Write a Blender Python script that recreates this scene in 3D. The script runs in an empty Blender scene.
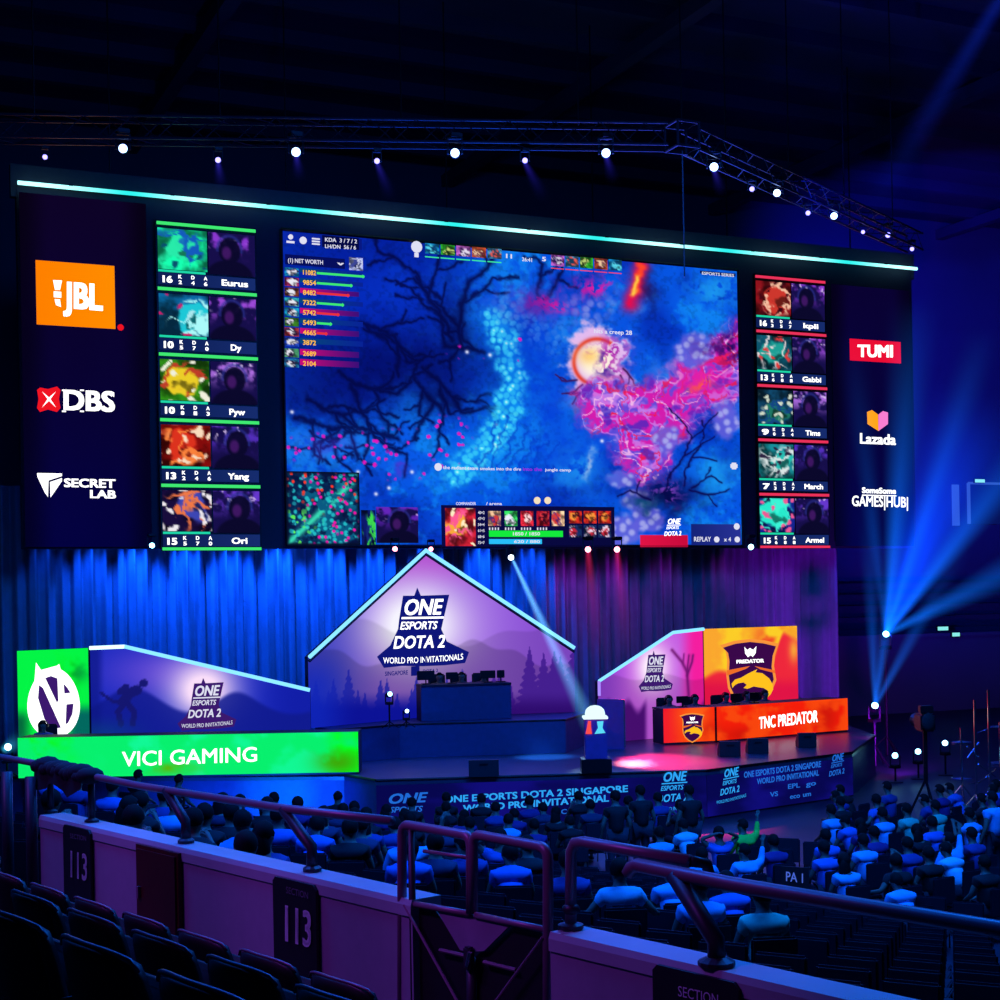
import bpy, bmesh, math, random
import numpy as np
from mathutils import Vector, Matrix
from mathutils.geometry import tessellate_polygon

R = math.radians
S = bpy.context.scene
COL = S.collection
rnd = random.Random(7)

# ------------------------------------------------------------------ camera frame (used to measure the place from the photograph)
FPX, ROLL, YAW, HORY = 1500.0, R(1.05), R(24.5), 605.0
EYE = Vector((0, 0, 5.3))
FW = Vector((math.sin(YAW), math.cos(YAW), 0))
RT = Vector((math.cos(YAW), -math.sin(YAW), 0))
UP = Vector((0, 0, 1))
cR, sR = math.cos(ROLL), math.sin(ROLL)


def ray(px, py):
    dx, e = px - 500.0, HORY - py
    u, v = dx * cR + e * sR, -dx * sR + e * cR
    return FW + RT * (u / FPX) + UP * (v / FPX)


def proj(P):
    """world points (n,3) -> photograph coordinates"""
    P = np.asarray(P, float) - np.array(EYE)
    d = P @ np.array(FW)
    u, v = P @ np.array(RT) / d * FPX, P[:, 2] / d * FPX
    return 500 + u * cR - v * sR, HORY - (u * sR + v * cR)


def at_d(px, py, d):
    return EYE + ray(px, py) * d


def at_z(px, py, z):
    r = ray(px, py)
    return EYE + r * ((z - EYE.z) / r.z)


def at_plane(px, py, p0, n):
    r = ray(px, py)
    return EYE + r * ((p0 - EYE).dot(n) / r.dot(n))


def cw(x, d, z):
    p = RT * x + FW * d
    return Vector((p.x, p.y, z))


class Plane:
    """an upright plane through two floor-plan points; hit() gives the point of the plane seen at a photograph position"""
    def __init__(s, a, b):
        s.p = a.copy()
        s.r = Vector((b.x - a.x, b.y - a.y, 0)).normalized()
        n = Vector((s.r.y, -s.r.x, 0))
        if n.dot(EYE - a) < 0:
            n = -n
        s.n = n

    def hit(s, px, py, off=0.0):
        return at_plane(px, py, s.p + s.n * off, s.n)


# ------------------------------------------------------------------ colours and materials
def lin(c):
    c = c / 255.0
    return c / 12.92 if c <= 0.04045 else ((c + 0.055) / 1.055) ** 2.4


def C(r, g, b):
    return (lin(r), lin(g), lin(b))


def lin_np(a):
    a = np.clip(a / 255.0, 0, 1)
    return np.where(a <= 0.04045, a / 12.92, ((a + 0.055) / 1.055) ** 2.4)


def new_mat(name):
    m = bpy.data.materials.new(name)
    m.use_nodes = True
    m.node_tree.nodes.clear()
    return m, m.node_tree.nodes, m.node_tree.links


def pbr(name, col, rough=0.6, metal=0.0, var=0.25, scale=6.0, bump=0.0, spec=0.5):
    m, n, l = new_mat(name)
    o = n.new('ShaderNodeOutputMaterial')
    b = n.new('ShaderNodeBsdfPrincipled')
    b.inputs['Roughness'].default_value = rough
    b.inputs['Metallic'].default_value = metal
    b.inputs['Specular IOR Level'].default_value = spec
    tc = n.new('ShaderNodeTexCoord')
    nz = n.new('ShaderNodeTexNoise')
    nz.inputs['Scale'].default_value = scale
    nz.inputs['Detail'].default_value = 4
    l.new(tc.outputs['Object'], nz.inputs['Vector'])
    mx = n.new('ShaderNodeMix')
    mx.data_type = 'RGBA'
    mx.inputs['A'].default_value = (*[c * (1 - var) for c in col], 1)
    mx.inputs['B'].default_value = (*[min(1, c * (1 + var)) for c in col], 1)
    l.new(nz.outputs['Fac'], mx.inputs['Factor'])
    l.new(mx.outputs['Result'], b.inputs['Base Color'])
    if bump:
        bp = n.new('ShaderNodeBump')
        bp.inputs['Strength'].default_value = bump
        l.new(nz.outputs['Fac'], bp.inputs['Height'])
        l.new(bp.outputs['Normal'], b.inputs['Normal'])
    l.new(b.outputs[0], o.inputs[0])
    return m


def emit(name, col, strength=1.0, sampled=False):
    m, n, l = new_mat(name)
    o = n.new('ShaderNodeOutputMaterial')
    e = n.new('ShaderNodeEmission')
    e.inputs[0].default_value = (*col, 1)
    e.inputs[1].default_value = strength
    l.new(e.outputs[0], o.inputs[0])
    if not sampled:
        m.cycles.emission_sampling = 'NONE'
    return m


def led_mat(name, strength=1.0):
    """a lit LED face: the picture it shows sits in the colour attribute of its pixels"""
    m, n, l = new_mat(name)
    o = n.new('ShaderNodeOutputMaterial')
    e = n.new('ShaderNodeEmission')
    a = n.new('ShaderNodeAttribute')
    a.attribute_name = 'Col'
    e.inputs[1].default_value = strength
    l.new(a.outputs['Color'], e.inputs[0])
    l.new(e.outputs[0], o.inputs[0])
    m.cycles.emission_sampling = 'NONE'
    return m


LED = led_mat('led_pixels', 1.0)
def neon_var(name):
    """cyan tube, brighter where its segments meet"""
    m, n, l = new_mat(name)
    o = n.new('ShaderNodeOutputMaterial')
    e = n.new('ShaderNodeEmission')
    tc = n.new('ShaderNodeTexCoord')
    w = n.new('ShaderNodeTexWave')
    w.bands_direction = 'X'
    w.inputs['Scale'].default_value = .063
    w.inputs['Phase Offset'].default_value = 2.2
    l.new(tc.outputs['Object'], w.inputs['Vector'])
    mx = n.new('ShaderNodeMix')
    mx.data_type = 'RGBA'
    mx.inputs['A'].default_value = (.02, .62, .60, 1)
    mx.inputs['B'].default_value = (.55, 1.5, 1.5, 1)
    l.new(w.outputs['Fac'], mx.inputs['Factor'])
    l.new(mx.outputs['Result'], e.inputs[0])
    e.inputs[1].default_value = 1.5
    l.new(e.outputs[0], o.inputs[0])
    return m


M = {
    'white_led': emit('white_led', (1, 1, 1), 1.6),
    'soft_white': emit('soft_white_led', C(225, 225, 245), 1.0),
    'blue_ink': emit('blue_backlit_ink', C(14, 22, 120), 1.0),
    'purple_ink': emit('purple_backlit_ink', C(60, 25, 110), 1.0),
    'cyan_letter': emit('cyan_letter', C(45, 165, 250), 1.0),
    'dim_cyan': emit('dim_cyan_letter', C(30, 105, 215), 1.0),
    'neon': neon_var('neon_cyan'),
    'neon_white': emit('neon_core', (0.6, 1.0, 1.0), 1.6),
    'neon_blue': emit('neon_blue', (0.20, 0.60, 1.0), 1.5),
    'orange': emit('orange_led', C(255, 135, 0), 1.0),
    'red': emit('red_led', C(240, 20, 35), 1.0),
    'green_line': emit('green_line', C(60, 225, 110), 1.1),
    'red_line': emit('red_line', C(235, 50, 90), 1.0),
    'teal_line': emit('teal_line', C(30, 225, 170), 1.0),
    'strip': emit('name_strip', C(16, 34, 92), 1.0),
    'black_led': emit('unlit_led', C(4, 3, 20), 1.0),
    'lens_blue': emit('lens_blue', (0.30, 0.48, 1.0), 7.0),
    'lens_violet': emit('lens_violet', (0.25, 0.22, 1.0), 4.0),
    'lens_cyan': emit('lens_cyan', (0.25, 0.75, 1.0), 9.0),
    'lens_red': emit('lens_red', (1.0, 0.22, 0.30), 8.0),
    'lens_white': emit('lens_white', (0.8, 0.95, 1.0), 10.0),
    'exit': emit('exit_glow', (0.25, 0.85, 0.85), 1.0),
    'black_metal': pbr('black_metal', (0.012, 0.012, 0.016), 0.45, 0.6),
    'truss': pbr('truss_metal', (0.06, 0.06, 0.09), 0.4, 0.8),
    'dark': pbr('dark_matt', (0.008, 0.007, 0.014), 0.8),
    'panel_back': pbr('panel_back', (0.012, 0.010, 0.03), 0.7),
    'glow_panel': pbr('glow_panel_matt', (0.045, 0.045, 0.06), 0.9),
    'stage_top': pbr('stage_deck', (0.06, 0.06, 0.10), 0.32, 0.0, 0.3, 1.2),
    'stage_side': pbr('stage_fascia', (0.04, 0.055, 0.18), 0.55),
    'floor': pbr('arena_floor', (0.03, 0.028, 0.05), 0.45, 0.0, 0.4, 0.8),
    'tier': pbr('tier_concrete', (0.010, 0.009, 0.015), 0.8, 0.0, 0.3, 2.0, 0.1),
    'wall': pbr('arena_wall', (0.10, 0.10, 0.16), 0.9, 0.0, 0.4, 0.15),
    'ceiling': pbr('roof_sheet', (0.05, 0.05, 0.09), 0.9, 0.0, 0.4, 0.3),
    'parapet': pbr('painted_concrete', (0.40, 0.36, 0.42), 0.75, 0.0, 0.10, 9.0, 0.08),
    'cap': pbr('concrete_cap', (0.50, 0.50, 0.52), 0.5, 0.0, 0.12, 5.0),
    'rail': pbr('rail_paint', (0.30, 0.16, 0.22), 0.38, 0.2, 0.15),
    'rail_dark': pbr('rail_dark_paint', (0.045, 0.035, 0.05), 0.45, 0.3, 0.15),
    'sign': pbr('sign_board', (0.012, 0.012, 0.014), 0.55),
    'sign_ink': pbr('sign_ink', (0.85, 0.85, 0.85), 0.6),
    'sign_dim': pbr('sign_dim_ink', (0.18, 0.18, 0.20), 0.6),
    'red_box': pbr('dark_red_paint', (0.09, 0.006, 0.004), 0.5),
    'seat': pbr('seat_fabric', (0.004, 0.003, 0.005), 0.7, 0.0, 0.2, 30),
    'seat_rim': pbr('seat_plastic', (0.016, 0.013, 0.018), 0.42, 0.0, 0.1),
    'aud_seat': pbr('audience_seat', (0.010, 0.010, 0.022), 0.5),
    'skin': pbr('skin', (0.20, 0.12, 0.09), 0.6, 0, 0.08),
    'hair': pbr('black_hair', (0.006, 0.005, 0.005), 0.85, 0, 0.2, 40, 0.0, 0.2),
    'jeans': pbr('dark_trousers', (0.02, 0.022, 0.04), 0.8),
    'eye': pbr('eye_dark', (0.01, 0.01, 0.01), 0.2),
    'mouth': pbr('lip', (0.25, 0.08, 0.08), 0.5),
    'curtain': pbr('curtain_cloth', (0.22, 0.22, 0.28), 0.9, 0, 0.2, 3.0),
    'door_frame': emit('door_frame_glow', C(45, 80, 165), 1.0),
    'chrome': pbr('chrome', (0.75, 0.75, 0.8), 0.18, 1.0, 0.05),
    'gate_panel': pbr('gate_sheet', (0.30, 0.25, 0.32), 0.6),
    'jacket': pbr('dark_cloth', (0.012, 0.016, 0.020), 0.9, 0, 0.3, 20),
    'amp': pbr('wedge_cabinet', (0.012, 0.012, 0.02), 0.6),
    'pedestal': pbr('pedestal_laminate', (0.50, 0.06, 0.32), 0.5),
    'trophy': emit('lit_dome', (0.70, 0.95, 1.0), 1.2),
}


# ------------------------------------------------------------------ mesh collecting
class MB:
    def __init__(s):
        s.v, s.f, s.c = [], [], None

    def quad(s, a, b, c, d):
        i = len(s.v)
        s.v += [Vector(a), Vector(b), Vector(c), Vector(d)]
        s.f.append((i, i + 1, i + 2, i + 3))

    def box(s, c, size, ax=None, bev=0.0):
        """box centred at c; ax = (x,y,z) axes"""
        X, Y, Z = ax or (Vector((1, 0, 0)), Vector((0, 1, 0)), Vector((0, 0, 1)))
        c = Vector(c)
        hx, hy, hz = [q / 2 for q in size]
        if bev <= 0:
            i = len(s.v)
            for sx, sy, sz in ((-1, -1, -1), (1, -1, -1), (1, 1, -1), (-1, 1, -1), (-1, -1, 1), (1, -1, 1), (1, 1, 1), (-1, 1, 1)):
                s.v.append(c + X * (sx * hx) + Y * (sy * hy) + Z * (sz * hz))
            s.f += [tuple(i + q for q in t) for t in ((0, 3, 2, 1), (4, 5, 6, 7), (0, 1, 5, 4), (1, 2, 6, 5), (2, 3, 7, 6), (3, 0, 4, 7))]
            return s
        bm = bmesh.new()
        bmesh.ops.create_cube(bm, size=1)
        for v in bm.verts:
            v.co = Vector((v.co.x * size[0], v.co.y * size[1], v.co.z * size[2]))
        bmesh.ops.bevel(bm, geom=bm.edges[:], offset=bev, segments=2, affect='EDGES')
        s.bm(bm, Matrix((X, Y, Z)).transposed().to_4x4(), c)
        return s

    def bm(s, bm, mat=None, off=Vector()):
        i = len(s.v)
        bm.verts.index_update()
        for v in bm.verts:
            s.v.append((mat @ v.co if mat else v.co.copy()) + off)
        for f in bm.faces:
            s.f.append(tuple(i + v.index for v in f.verts))
        bm.free()

    def tube(s, pts, r, n=8, caps=True, closed=False):
        pts = [Vector(p) for p in pts]
        rs = r if isinstance(r, (list, tuple)) else [r] * len(pts)
        base = len(s.v)
        prev = None
        for k, p in enumerate(pts):
            a = pts[max(k - 1, 0)]
            b = pts[min(k + 1, len(pts) - 1)]
            t = (b - a).normalized()
            if prev is None:
                u = t.cross(Vector((0, 0, 1)))
                if u.length < 0.05:
                    u = t.cross(Vector((0, 1, 0)))
            else:
                u = prev - t * prev.dot(t)
            u.normalize()
            prev = u
            w = t.cross(u)
            for j in range(n):
                q = 2 * math.pi * j / n
                s.v.append(p + (u * math.cos(q) + w * math.sin(q)) * rs[k])
        for k in range(len(pts) - 1):
            for j in range(n):
                a, b = base + k * n + j, base + k * n + (j + 1) % n
                s.f.append((a, b, b + n, a + n))
        if caps:
            s.f.append(tuple(base + j for j in reversed(range(n))))
            s.f.append(tuple(base + (len(pts) - 1) * n + j for j in range(n)))
        return s

    def lathe(s, c, prof, n=16, ax=None):
        X, Y, Z = ax or (Vector((1, 0, 0)), Vector((0, 1, 0)), Vector((0, 0, 1)))
        base = len(s.v)
        c = Vector(c)
        for r, z in prof:
            for j in range(n):
                q = 2 * math.pi * j / n
                s.v.append(c + X * (r * math.cos(q)) + Y * (r * math.sin(q)) + Z * z)
        for k in range(len(prof) - 1):
            for j in range(n):
                a, b = base + k * n + j, base + k * n + (j + 1) % n
                s.f.append((a, b, b + n, a + n))
        s.f.append(tuple(base + j for j in reversed(range(n))))
        s.f.append(tuple(base + (len(prof) - 1) * n + j for j in range(n)))
        return s

    def ball(s, c, rad, n=2):
        bm = bmesh.new()
        bmesh.ops.create_icosphere(bm, subdivisions=n, radius=1)
        rx, ry, rz = rad if isinstance(rad, (tuple, list)) else (rad,) * 3
        for v in bm.verts:
            v.co = Vector((v.co.x * rx, v.co.y * ry, v.co.z * rz))
        s.bm(bm, None, Vector(c))
        return s

    def poly(s, pts):
        """flat outline (any shape), triangulated"""
        pts = [Vector(p) for p in pts]
        i = len(s.v)
        s.v += pts
        n = sum(((pts[k] - pts[0]).cross(pts[(k + 1) % len(pts)] - pts[0]) for k in range(1, len(pts))), Vector())
        for t in tessellate_polygon([pts]):
            a, b, c = [pts[q] for q in t]
            if (b - a).cross(c - a).dot(n) < 0:
                t = (t[0], t[2], t[1])
            s.f.append(tuple(i + q for q in t))
        return s

    def slab(s, pts, off):
        """outline pts extruded by the vector off"""
        pts = [Vector(p) for p in pts]
        s.poly(pts)
        s.poly([p + off for p in reversed(pts)])
        k = len(pts)
        for j in range(k):
            a, b = pts[j], pts[(j + 1) % k]
            s.quad(a, a + off, b + off, b)
        return s

    def build(s, name, mat, parent=None, smooth=False):
        me = bpy.data.meshes.new(name)
        me.from_pydata([tuple(v) for v in s.v], [], s.f)
        if s.c is not None:
            at = me.color_attributes.new('Col', 'FLOAT_COLOR', 'POINT')
            buf = np.ones((len(s.v), 4), np.float32)
            buf[:, :3] = s.c
            at.data.foreach_set('color', buf.ravel())
        if smooth:
            me.shade_smooth()
        me.materials.append(mat)
        o = bpy.data.objects.new(name, me)
        COL.objects.link(o)
        if parent is not None:
            attach(o, parent)
        return o


def attach(o, parent):
    o.parent = parent
    o.matrix_parent_inverse = WM[parent.name].inverted() if parent.name in WM else Matrix()


WM = {}


def thing(name, label, cat, loc=(0, 0, 0), group=None, rotz=0.0):
    o = bpy.data.objects.new(name, None)
    COL.objects.link(o)
    o.empty_display_size = 0.2
    o.location = loc
    o.rotation_euler = (0, 0, rotz)
    o['kind'] = 'thing'
    WM[o.name] = Matrix.Translation(Vector(loc)) @ Matrix.Rotation(rotz, 4, 'Z')
    o['label'], o['category'] = label, cat
    if group:
        o['group'] = group
    return o


def tag(o, label, cat, group=None, kind=None):
    o['label'], o['category'] = label, cat
    if group:
        o['group'] = group
    if kind:
        o['kind'] = kind
    return o


def struct(o, label=None, cat=None):
    o['kind'] = 'structure'
    if label:
        o['label'], o['category'] = label, cat or 'structure'
    return o


def copy_tree(o, parent=None):
    c = o.copy()
    COL.objects.link(c)
    if parent is not None:
        c.parent = parent
        c.matrix_parent_inverse = o.matrix_parent_inverse.copy()
    for ch in list(o.children):
        copy_tree(ch, c)
    return c


# ------------------------------------------------------------------ painted LED faces
_rs = np.random.RandomState(5)
_T = _rs.rand(256, 256)


def vnoise(x, y, seed=0):
    x, y = x + seed * 17.3, y + seed * 9.1
    xi, yi = np.floor(x).astype(int), np.floor(y).astype(int)
    fx, fy = x - xi, y - yi
    fx, fy = fx * fx * (3 - 2 * fx), fy * fy * (3 - 2 * fy)
    g = lambda a, b: _T[a % 256, b % 256]
    return (g(xi, yi) * (1 - fx) + g(xi + 1, yi) * fx) * (1 - fy) + (g(xi, yi + 1) * (1 - fx) + g(xi + 1, yi + 1) * fx) * fy


def fbm(x, y, sc, seed=0, octv=4):
    a, t, n = 0.5, 0, 0
    for k in range(octv):
        t = t + a * vnoise(x / sc * 2 ** k, y / sc * 2 ** k, seed + k)
        n += a
        a *= 0.5
    return t / n


def sm(a, lo, hi):
    t = np.clip((a - lo) / (hi - lo), 0, 1)
    return t * t * (3 - 2 * t)


def mixc(c, col, m):
    m = np.clip(m, 0, 1)[:, None]
    return c * (1 - m) + np.asarray(col, float) * m


def worley(x, y, sc, seed=0):
    """distance to the nearest scattered point, and that point's own random value"""
    x, y = x / sc + seed * 3.7, y / sc + seed * 5.3
    xi, yi = np.floor(x).astype(int), np.floor(y).astype(int)
    best = np.full(x.shape, 9.0)
    val = np.zeros(x.shape)
    for dx in (-1, 0, 1):
        for dy in (-1, 0, 1):
            a, b = xi + dx, yi + dy
            px = a + _T[a % 256, b % 256]
            py = b + _T[(a + 71) % 256, (b + 13) % 256]
            d = np.hypot(x - px, y - py)
            m = d < best
            best = np.where(m, d, best)
            val = np.where(m, _T[(a + 31) % 256, (b + 87) % 256], val)
    return best, val


def ridge(x, y, sc, seed=0, octv=3):
    return 1 - np.abs(2 * fbm(x, y, sc, seed, octv) - 1)


def branches(x0, y0, ang, ln, depth, rg, out):
    """segments of a bare branching twig"""
    if depth == 0 or ln < 2.5:
        return out
    n = 3
    x, y = x0, y0
    for k in range(n):
        ang += rg.uniform(-.35, .35)
        x2, y2 = x + math.cos(ang) * ln / n, y + math.sin(ang) * ln / n
        out.append((x, y, x2, y2, depth))
        x, y = x2, y2
        if k > 0 or depth > 2:
            branches(x, y, ang + rg.choice((-1, 1)) * rg.uniform(.5, 1.0), ln * .6, depth - 1, rg, out)
    return out


def twigs(x, y, segs, w):
    f = np.zeros_like(x)
    for ax, ay, bx, by, dp in segs:
        ww = w * (.55 + .28 * dp)
        m = (x > min(ax, bx) - 4 * ww) & (x < max(ax, bx) + 4 * ww) & (y > min(ay, by) - 4 * ww) & (y < max(ay, by) + 4 * ww)
        if m.any():
            f[m] = np.maximum(f[m], stroke(x[m], y[m], [(ax, ay), (bx, by)], ww))
    return f


def blob(x, y, cx, cy, rx, ry):
    return np.exp(-(((x - cx) / rx) ** 2 + ((y - cy) / ry) ** 2))


def stroke(x, y, pts, w):
    best = np.full(x.shape, 1e9)
    for (ax, ay), (bx, by) in zip(pts[:-1], pts[1:]):
        dx, dy = bx - ax, by - ay
        t = np.clip(((x - ax) * dx + (y - ay) * dy) / (dx * dx + dy * dy + 1e-9), 0, 1)
        best = np.minimum(best, np.hypot(x - ax - t * dx, y - ay - t * dy))
    return np.exp(-(best / w) ** 2)


def inrect(x, y, x0, y0, x1, y1):
    return ((x >= x0) & (x <= x1) & (y >= y0) & (y <= y1)).astype(float)


def flat(x, y, col):
    return np.tile(np.asarray(col, float), (len(x), 1))


def painted(name, tl, tr, bl, br, nx, ny, fn, parent, uvfn=False):
    """a lit LED face between four corners, nx by ny pixels, coloured by fn"""
    m = MB()
    u, v = np.meshgrid(np.linspace(0, 1, nx + 1), np.linspace(0, 1, ny + 1))
    u, v = u.ravel()[:, None], v.ravel()[:, None]
    P = (np.array(tl) * (1 - u) + np.array(tr) * u) * (1 - v) + (np.array(bl) * (1 - u) + np.array(br) * u) * v
    m.v = P
    w = nx + 1
    idx = np.arange(ny)[:, None] * w + np.arange(nx)[None, :]
    idx = idx.ravel()
    m.f = np.stack([idx, idx + w, idx + w + 1, idx + 1], 1).tolist()
    if uvfn:
        m.c = lin_np(fn(u.ravel(), v.ravel()))
    else:
        x, y = proj(P)
        m.c = lin_np(fn(x, y))
    return m.build(name, LED, parent)


def wall_rect(pl, x0, y0, x1, y1, off=0.0):
    """corners (tl,tr,bl,br) of an upright rectangle on plane pl whose opposite corners are seen at (x0,y0) and (x1,y1)"""
    a, b = pl.hit(x0, y0, off), pl.hit(x1, y1, off)
    tl, br = a, b
    tr = Vector((b.x, b.y, a.z))
    bl = Vector((a.x, a.y, b.z))
    return tl, tr, bl, br


# ------------------------------------------------------------------ lettering
_tc = {}


def glyphs(s, bold=0.0, shear=0.0):
    key = (s, bold, shear)
    if key not in _tc:
        cu = bpy.data.curves.new('t', 'FONT')
        cu.body, cu.shear, cu.size = s, shear, 1.0
        cu.resolution_u = 3
        ob = bpy.data.objects.new('t', cu)
        COL.objects.link(ob)
        bpy.context.view_layer.update()
        dg = bpy.context.evaluated_depsgraph_get()
        me = bpy.data.meshes.new_from_object(ob.evaluated_get(dg))
        v = np.array([tuple(q.co)[:2] for q in me.vertices])
        f = [tuple(p.vertices) for p in me.polygons]
        bpy.data.objects.remove(ob)
        bpy.data.meshes.remove(me)
        bpy.data.curves.remove(cu)
        cap = 0.729
        v[:, 0] -= v[:, 0].min()
        wid = max(v[:, 0].max(), 1e-6)
        v[:, 0] /= wid
        v[:, 1] /= cap
        _tc[key] = (v, f, wid)
    return _tc[key]


def letters(mb, hit, s, p0, p1, h, off=0.03, bold=0.02, shear=0.0, arc=0.0):
    """lettering whose baseline runs p0 -> p1 (photograph positions) and whose capitals are h high, laid on the surface hit()"""
    v, f, wid = glyphs(s, 0.0, shear)
    e = max(bold, 0.0)
    # a heavier letter is the same glyph struck again a stroke's width aside
    for dx, dy in ((0, 0),) if e < .004 else ((-e, -e), (e, -e), (-e, e), (e, e), (0, 0)):
        i = len(mb.v)
        k = 1 - 2 * e / wid
        for a, b in v:
            a2, b2 = e / wid + a * k + dx / wid, b * (1 - 1.4 * e) + .9 * e + dy * .9
            px = p0[0] + (p1[0] - p0[0]) * a2
            py = p0[1] + (p1[1] - p0[1]) * a2 - b2 * h - arc * 4 * a2 * (1 - a2)
            mb.v.append(hit(px, py, off + dx * .004))
        mb.f += [tuple(i + q for q in t) for t in f]
    return mb


def write(name, hit, s, p0, p1, h, mat, parent, **k):
    return letters(MB(), hit, s, p0, p1, h, **k).build(name, mat, parent)


def outline(mb, hit, pts, off, sc=1.0, o=(0, 0)):
    return mb.poly([hit(o[0] + x * sc, o[1] + y * sc, off) for x, y in pts])

# ================================================================== THE HALL
def box_struct(name, lo, hi, mat):
    lo, hi = Vector(lo), Vector(hi)
    return struct(MB().box((lo + hi) / 2, hi - lo).build(name, mat))


box_struct('floor', (-34, -14, -0.3), (92, 64, 0), M['floor'])
box_struct('wall_back', (-34, 62, -0.3), (92, 62.4, 25), M['wall'])
box_struct('wall_left', (-34.4, -14, -0.3), (-34, 64, 25), M['wall'])
box_struct('wall_right', (92, -14, -0.3), (92.4, 64, 25), M['wall'])
box_struct('wall_front', (-34, -14.4, -0.3), (92, -14, 25), M['wall'])
cm = MB().box((29, 25, 25.2), (126, 79, 0.4))
for k in range(22):                      # roof ribs are one ribbed roof
    cm.box((29, -10 + k * 3.3, 24.75), (126, 0.35, 0.5))
for k in range(9):
    cm.box((-30 + k * 14, 25, 24.3), (0.5, 79, 0.5))
struct(cm.build('ceiling', M['ceiling']))

# far tier front, its ledge and doors at the right of the hall
t = MB().box((62, 55.2, 1.75), (44, 0.4, 3.5))
t.box((62, 55.0, 3.55), (44, 0.9, 0.16))
struct(t.build('trim_1', M['wall']))
t = MB()
for k in range(6):
    t.box((62, 56.0 + k * 1.0, 3.3 + k * 0.55 - 1.6), (44, 1.0, 3.2 + k * 0.0))
struct(t.build('trim_2', pbr('far_tier', (.05, .05, .09), .9)))
BK = Plane(Vector((0, 61.9, 0)), Vector((1, 61.9, 0)))
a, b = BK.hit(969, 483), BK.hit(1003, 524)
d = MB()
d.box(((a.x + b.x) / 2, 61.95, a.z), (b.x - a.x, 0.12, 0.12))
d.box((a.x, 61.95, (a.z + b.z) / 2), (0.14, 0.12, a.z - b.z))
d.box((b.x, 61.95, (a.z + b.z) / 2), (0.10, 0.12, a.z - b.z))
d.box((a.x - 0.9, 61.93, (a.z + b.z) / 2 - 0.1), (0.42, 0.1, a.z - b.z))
struct(d.build('door_1', M['door_frame']))  # light on the frame is put into its own glow
d = MB().box(((a.x + b.x) / 2, 61.97, (a.z + b.z) / 2), (b.x - a.x, 0.05, a.z - b.z))
struct(d.build('door_2', emit('door_dim', C(6, 18, 90), 1)))
ES = Plane(Vector((0, 54.5, 0)), Vector((1, 54.5, 0)))
for i, (px, py, w, txt, pl) in enumerate(((979, 481, 1.2, 'green exit light above lit doorway high on the far wall', BK),
                                          (942, 628.5, 1.1, 'green exit light on tier ledge, left one of the two', ES),
                                          (955, 634.5, 0.8, 'green exit light on tier ledge, right one of the two', ES))):
    p = pl.hit(px, py, 0.15)
    o = thing('exit_sign', txt, 'exit light', p)
    MB().box(p, (w * 0.6, 0.12, 0.24), None, 0.02).build('housing', M['black_metal'], o)
    MB().box(p + Vector((0, -0.07, 0)), (w * 0.54, 0.02, 0.17)).build('lit_face', M['exit'], o)

# ================================================================== THE VIDEO WALL
LP = Plane(Vector((0, 43, 0)), Vector((1, 43, 0)))
hit = LP.hit
wl, wr = hit(17, 184), hit(914, 271)
zb = hit(500, 548).z
zt = wl.z
WBASE = Vector(((wl.x + wr.x) / 2, 43.3, zb))
vw = thing('hanging_screen_rig', 'black hanging frame that carries all the lit screens and sponsor boards', 'screen frame', WBASE)
MB().box(((wl.x + wr.x) / 2, 43.35, (zb + zt) / 2), (wr.x - wl.x, 0.4, zt - zb)).build('backing', M['panel_back'], vw)
MB().box(((wl.x + wr.x) / 2, 43.30, zt + 0.15), (wr.x - wl.x + 0.3, 0.25, 0.9)).build('glow_panel', M['glow_panel'], vw)  # strip added behind the tube to catch its glow
nt = thing('neon_tube', 'long cyan light tube along the top of the whole video wall', 'light tube', (wl.x, 42.85, wl.z))
MB().tube([(wl.x, 42.85, wl.z), (wr.x, 42.85, wl.z)], 0.055, 10).build('tube', M['neon'], nt)
mm = MB()
for k in range(11):
    x = wl.x + (wr.x - wl.x) * (k + 0.5) / 11
    mm.box((x, 42.98, wl.z + 0.06), (0.12, 0.36, 0.05))
mm.build('bracket', M['black_metal'], nt)
for k in range(6):
    x = wl.x + (wr.x - wl.x) * (k + 0.5) / 6
    MB().tube([(x, 43.3, zt + .55), (x, 43.3, 24.2)], .025, 6).build('hanging_cable', M['black_metal'], vw)


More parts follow.
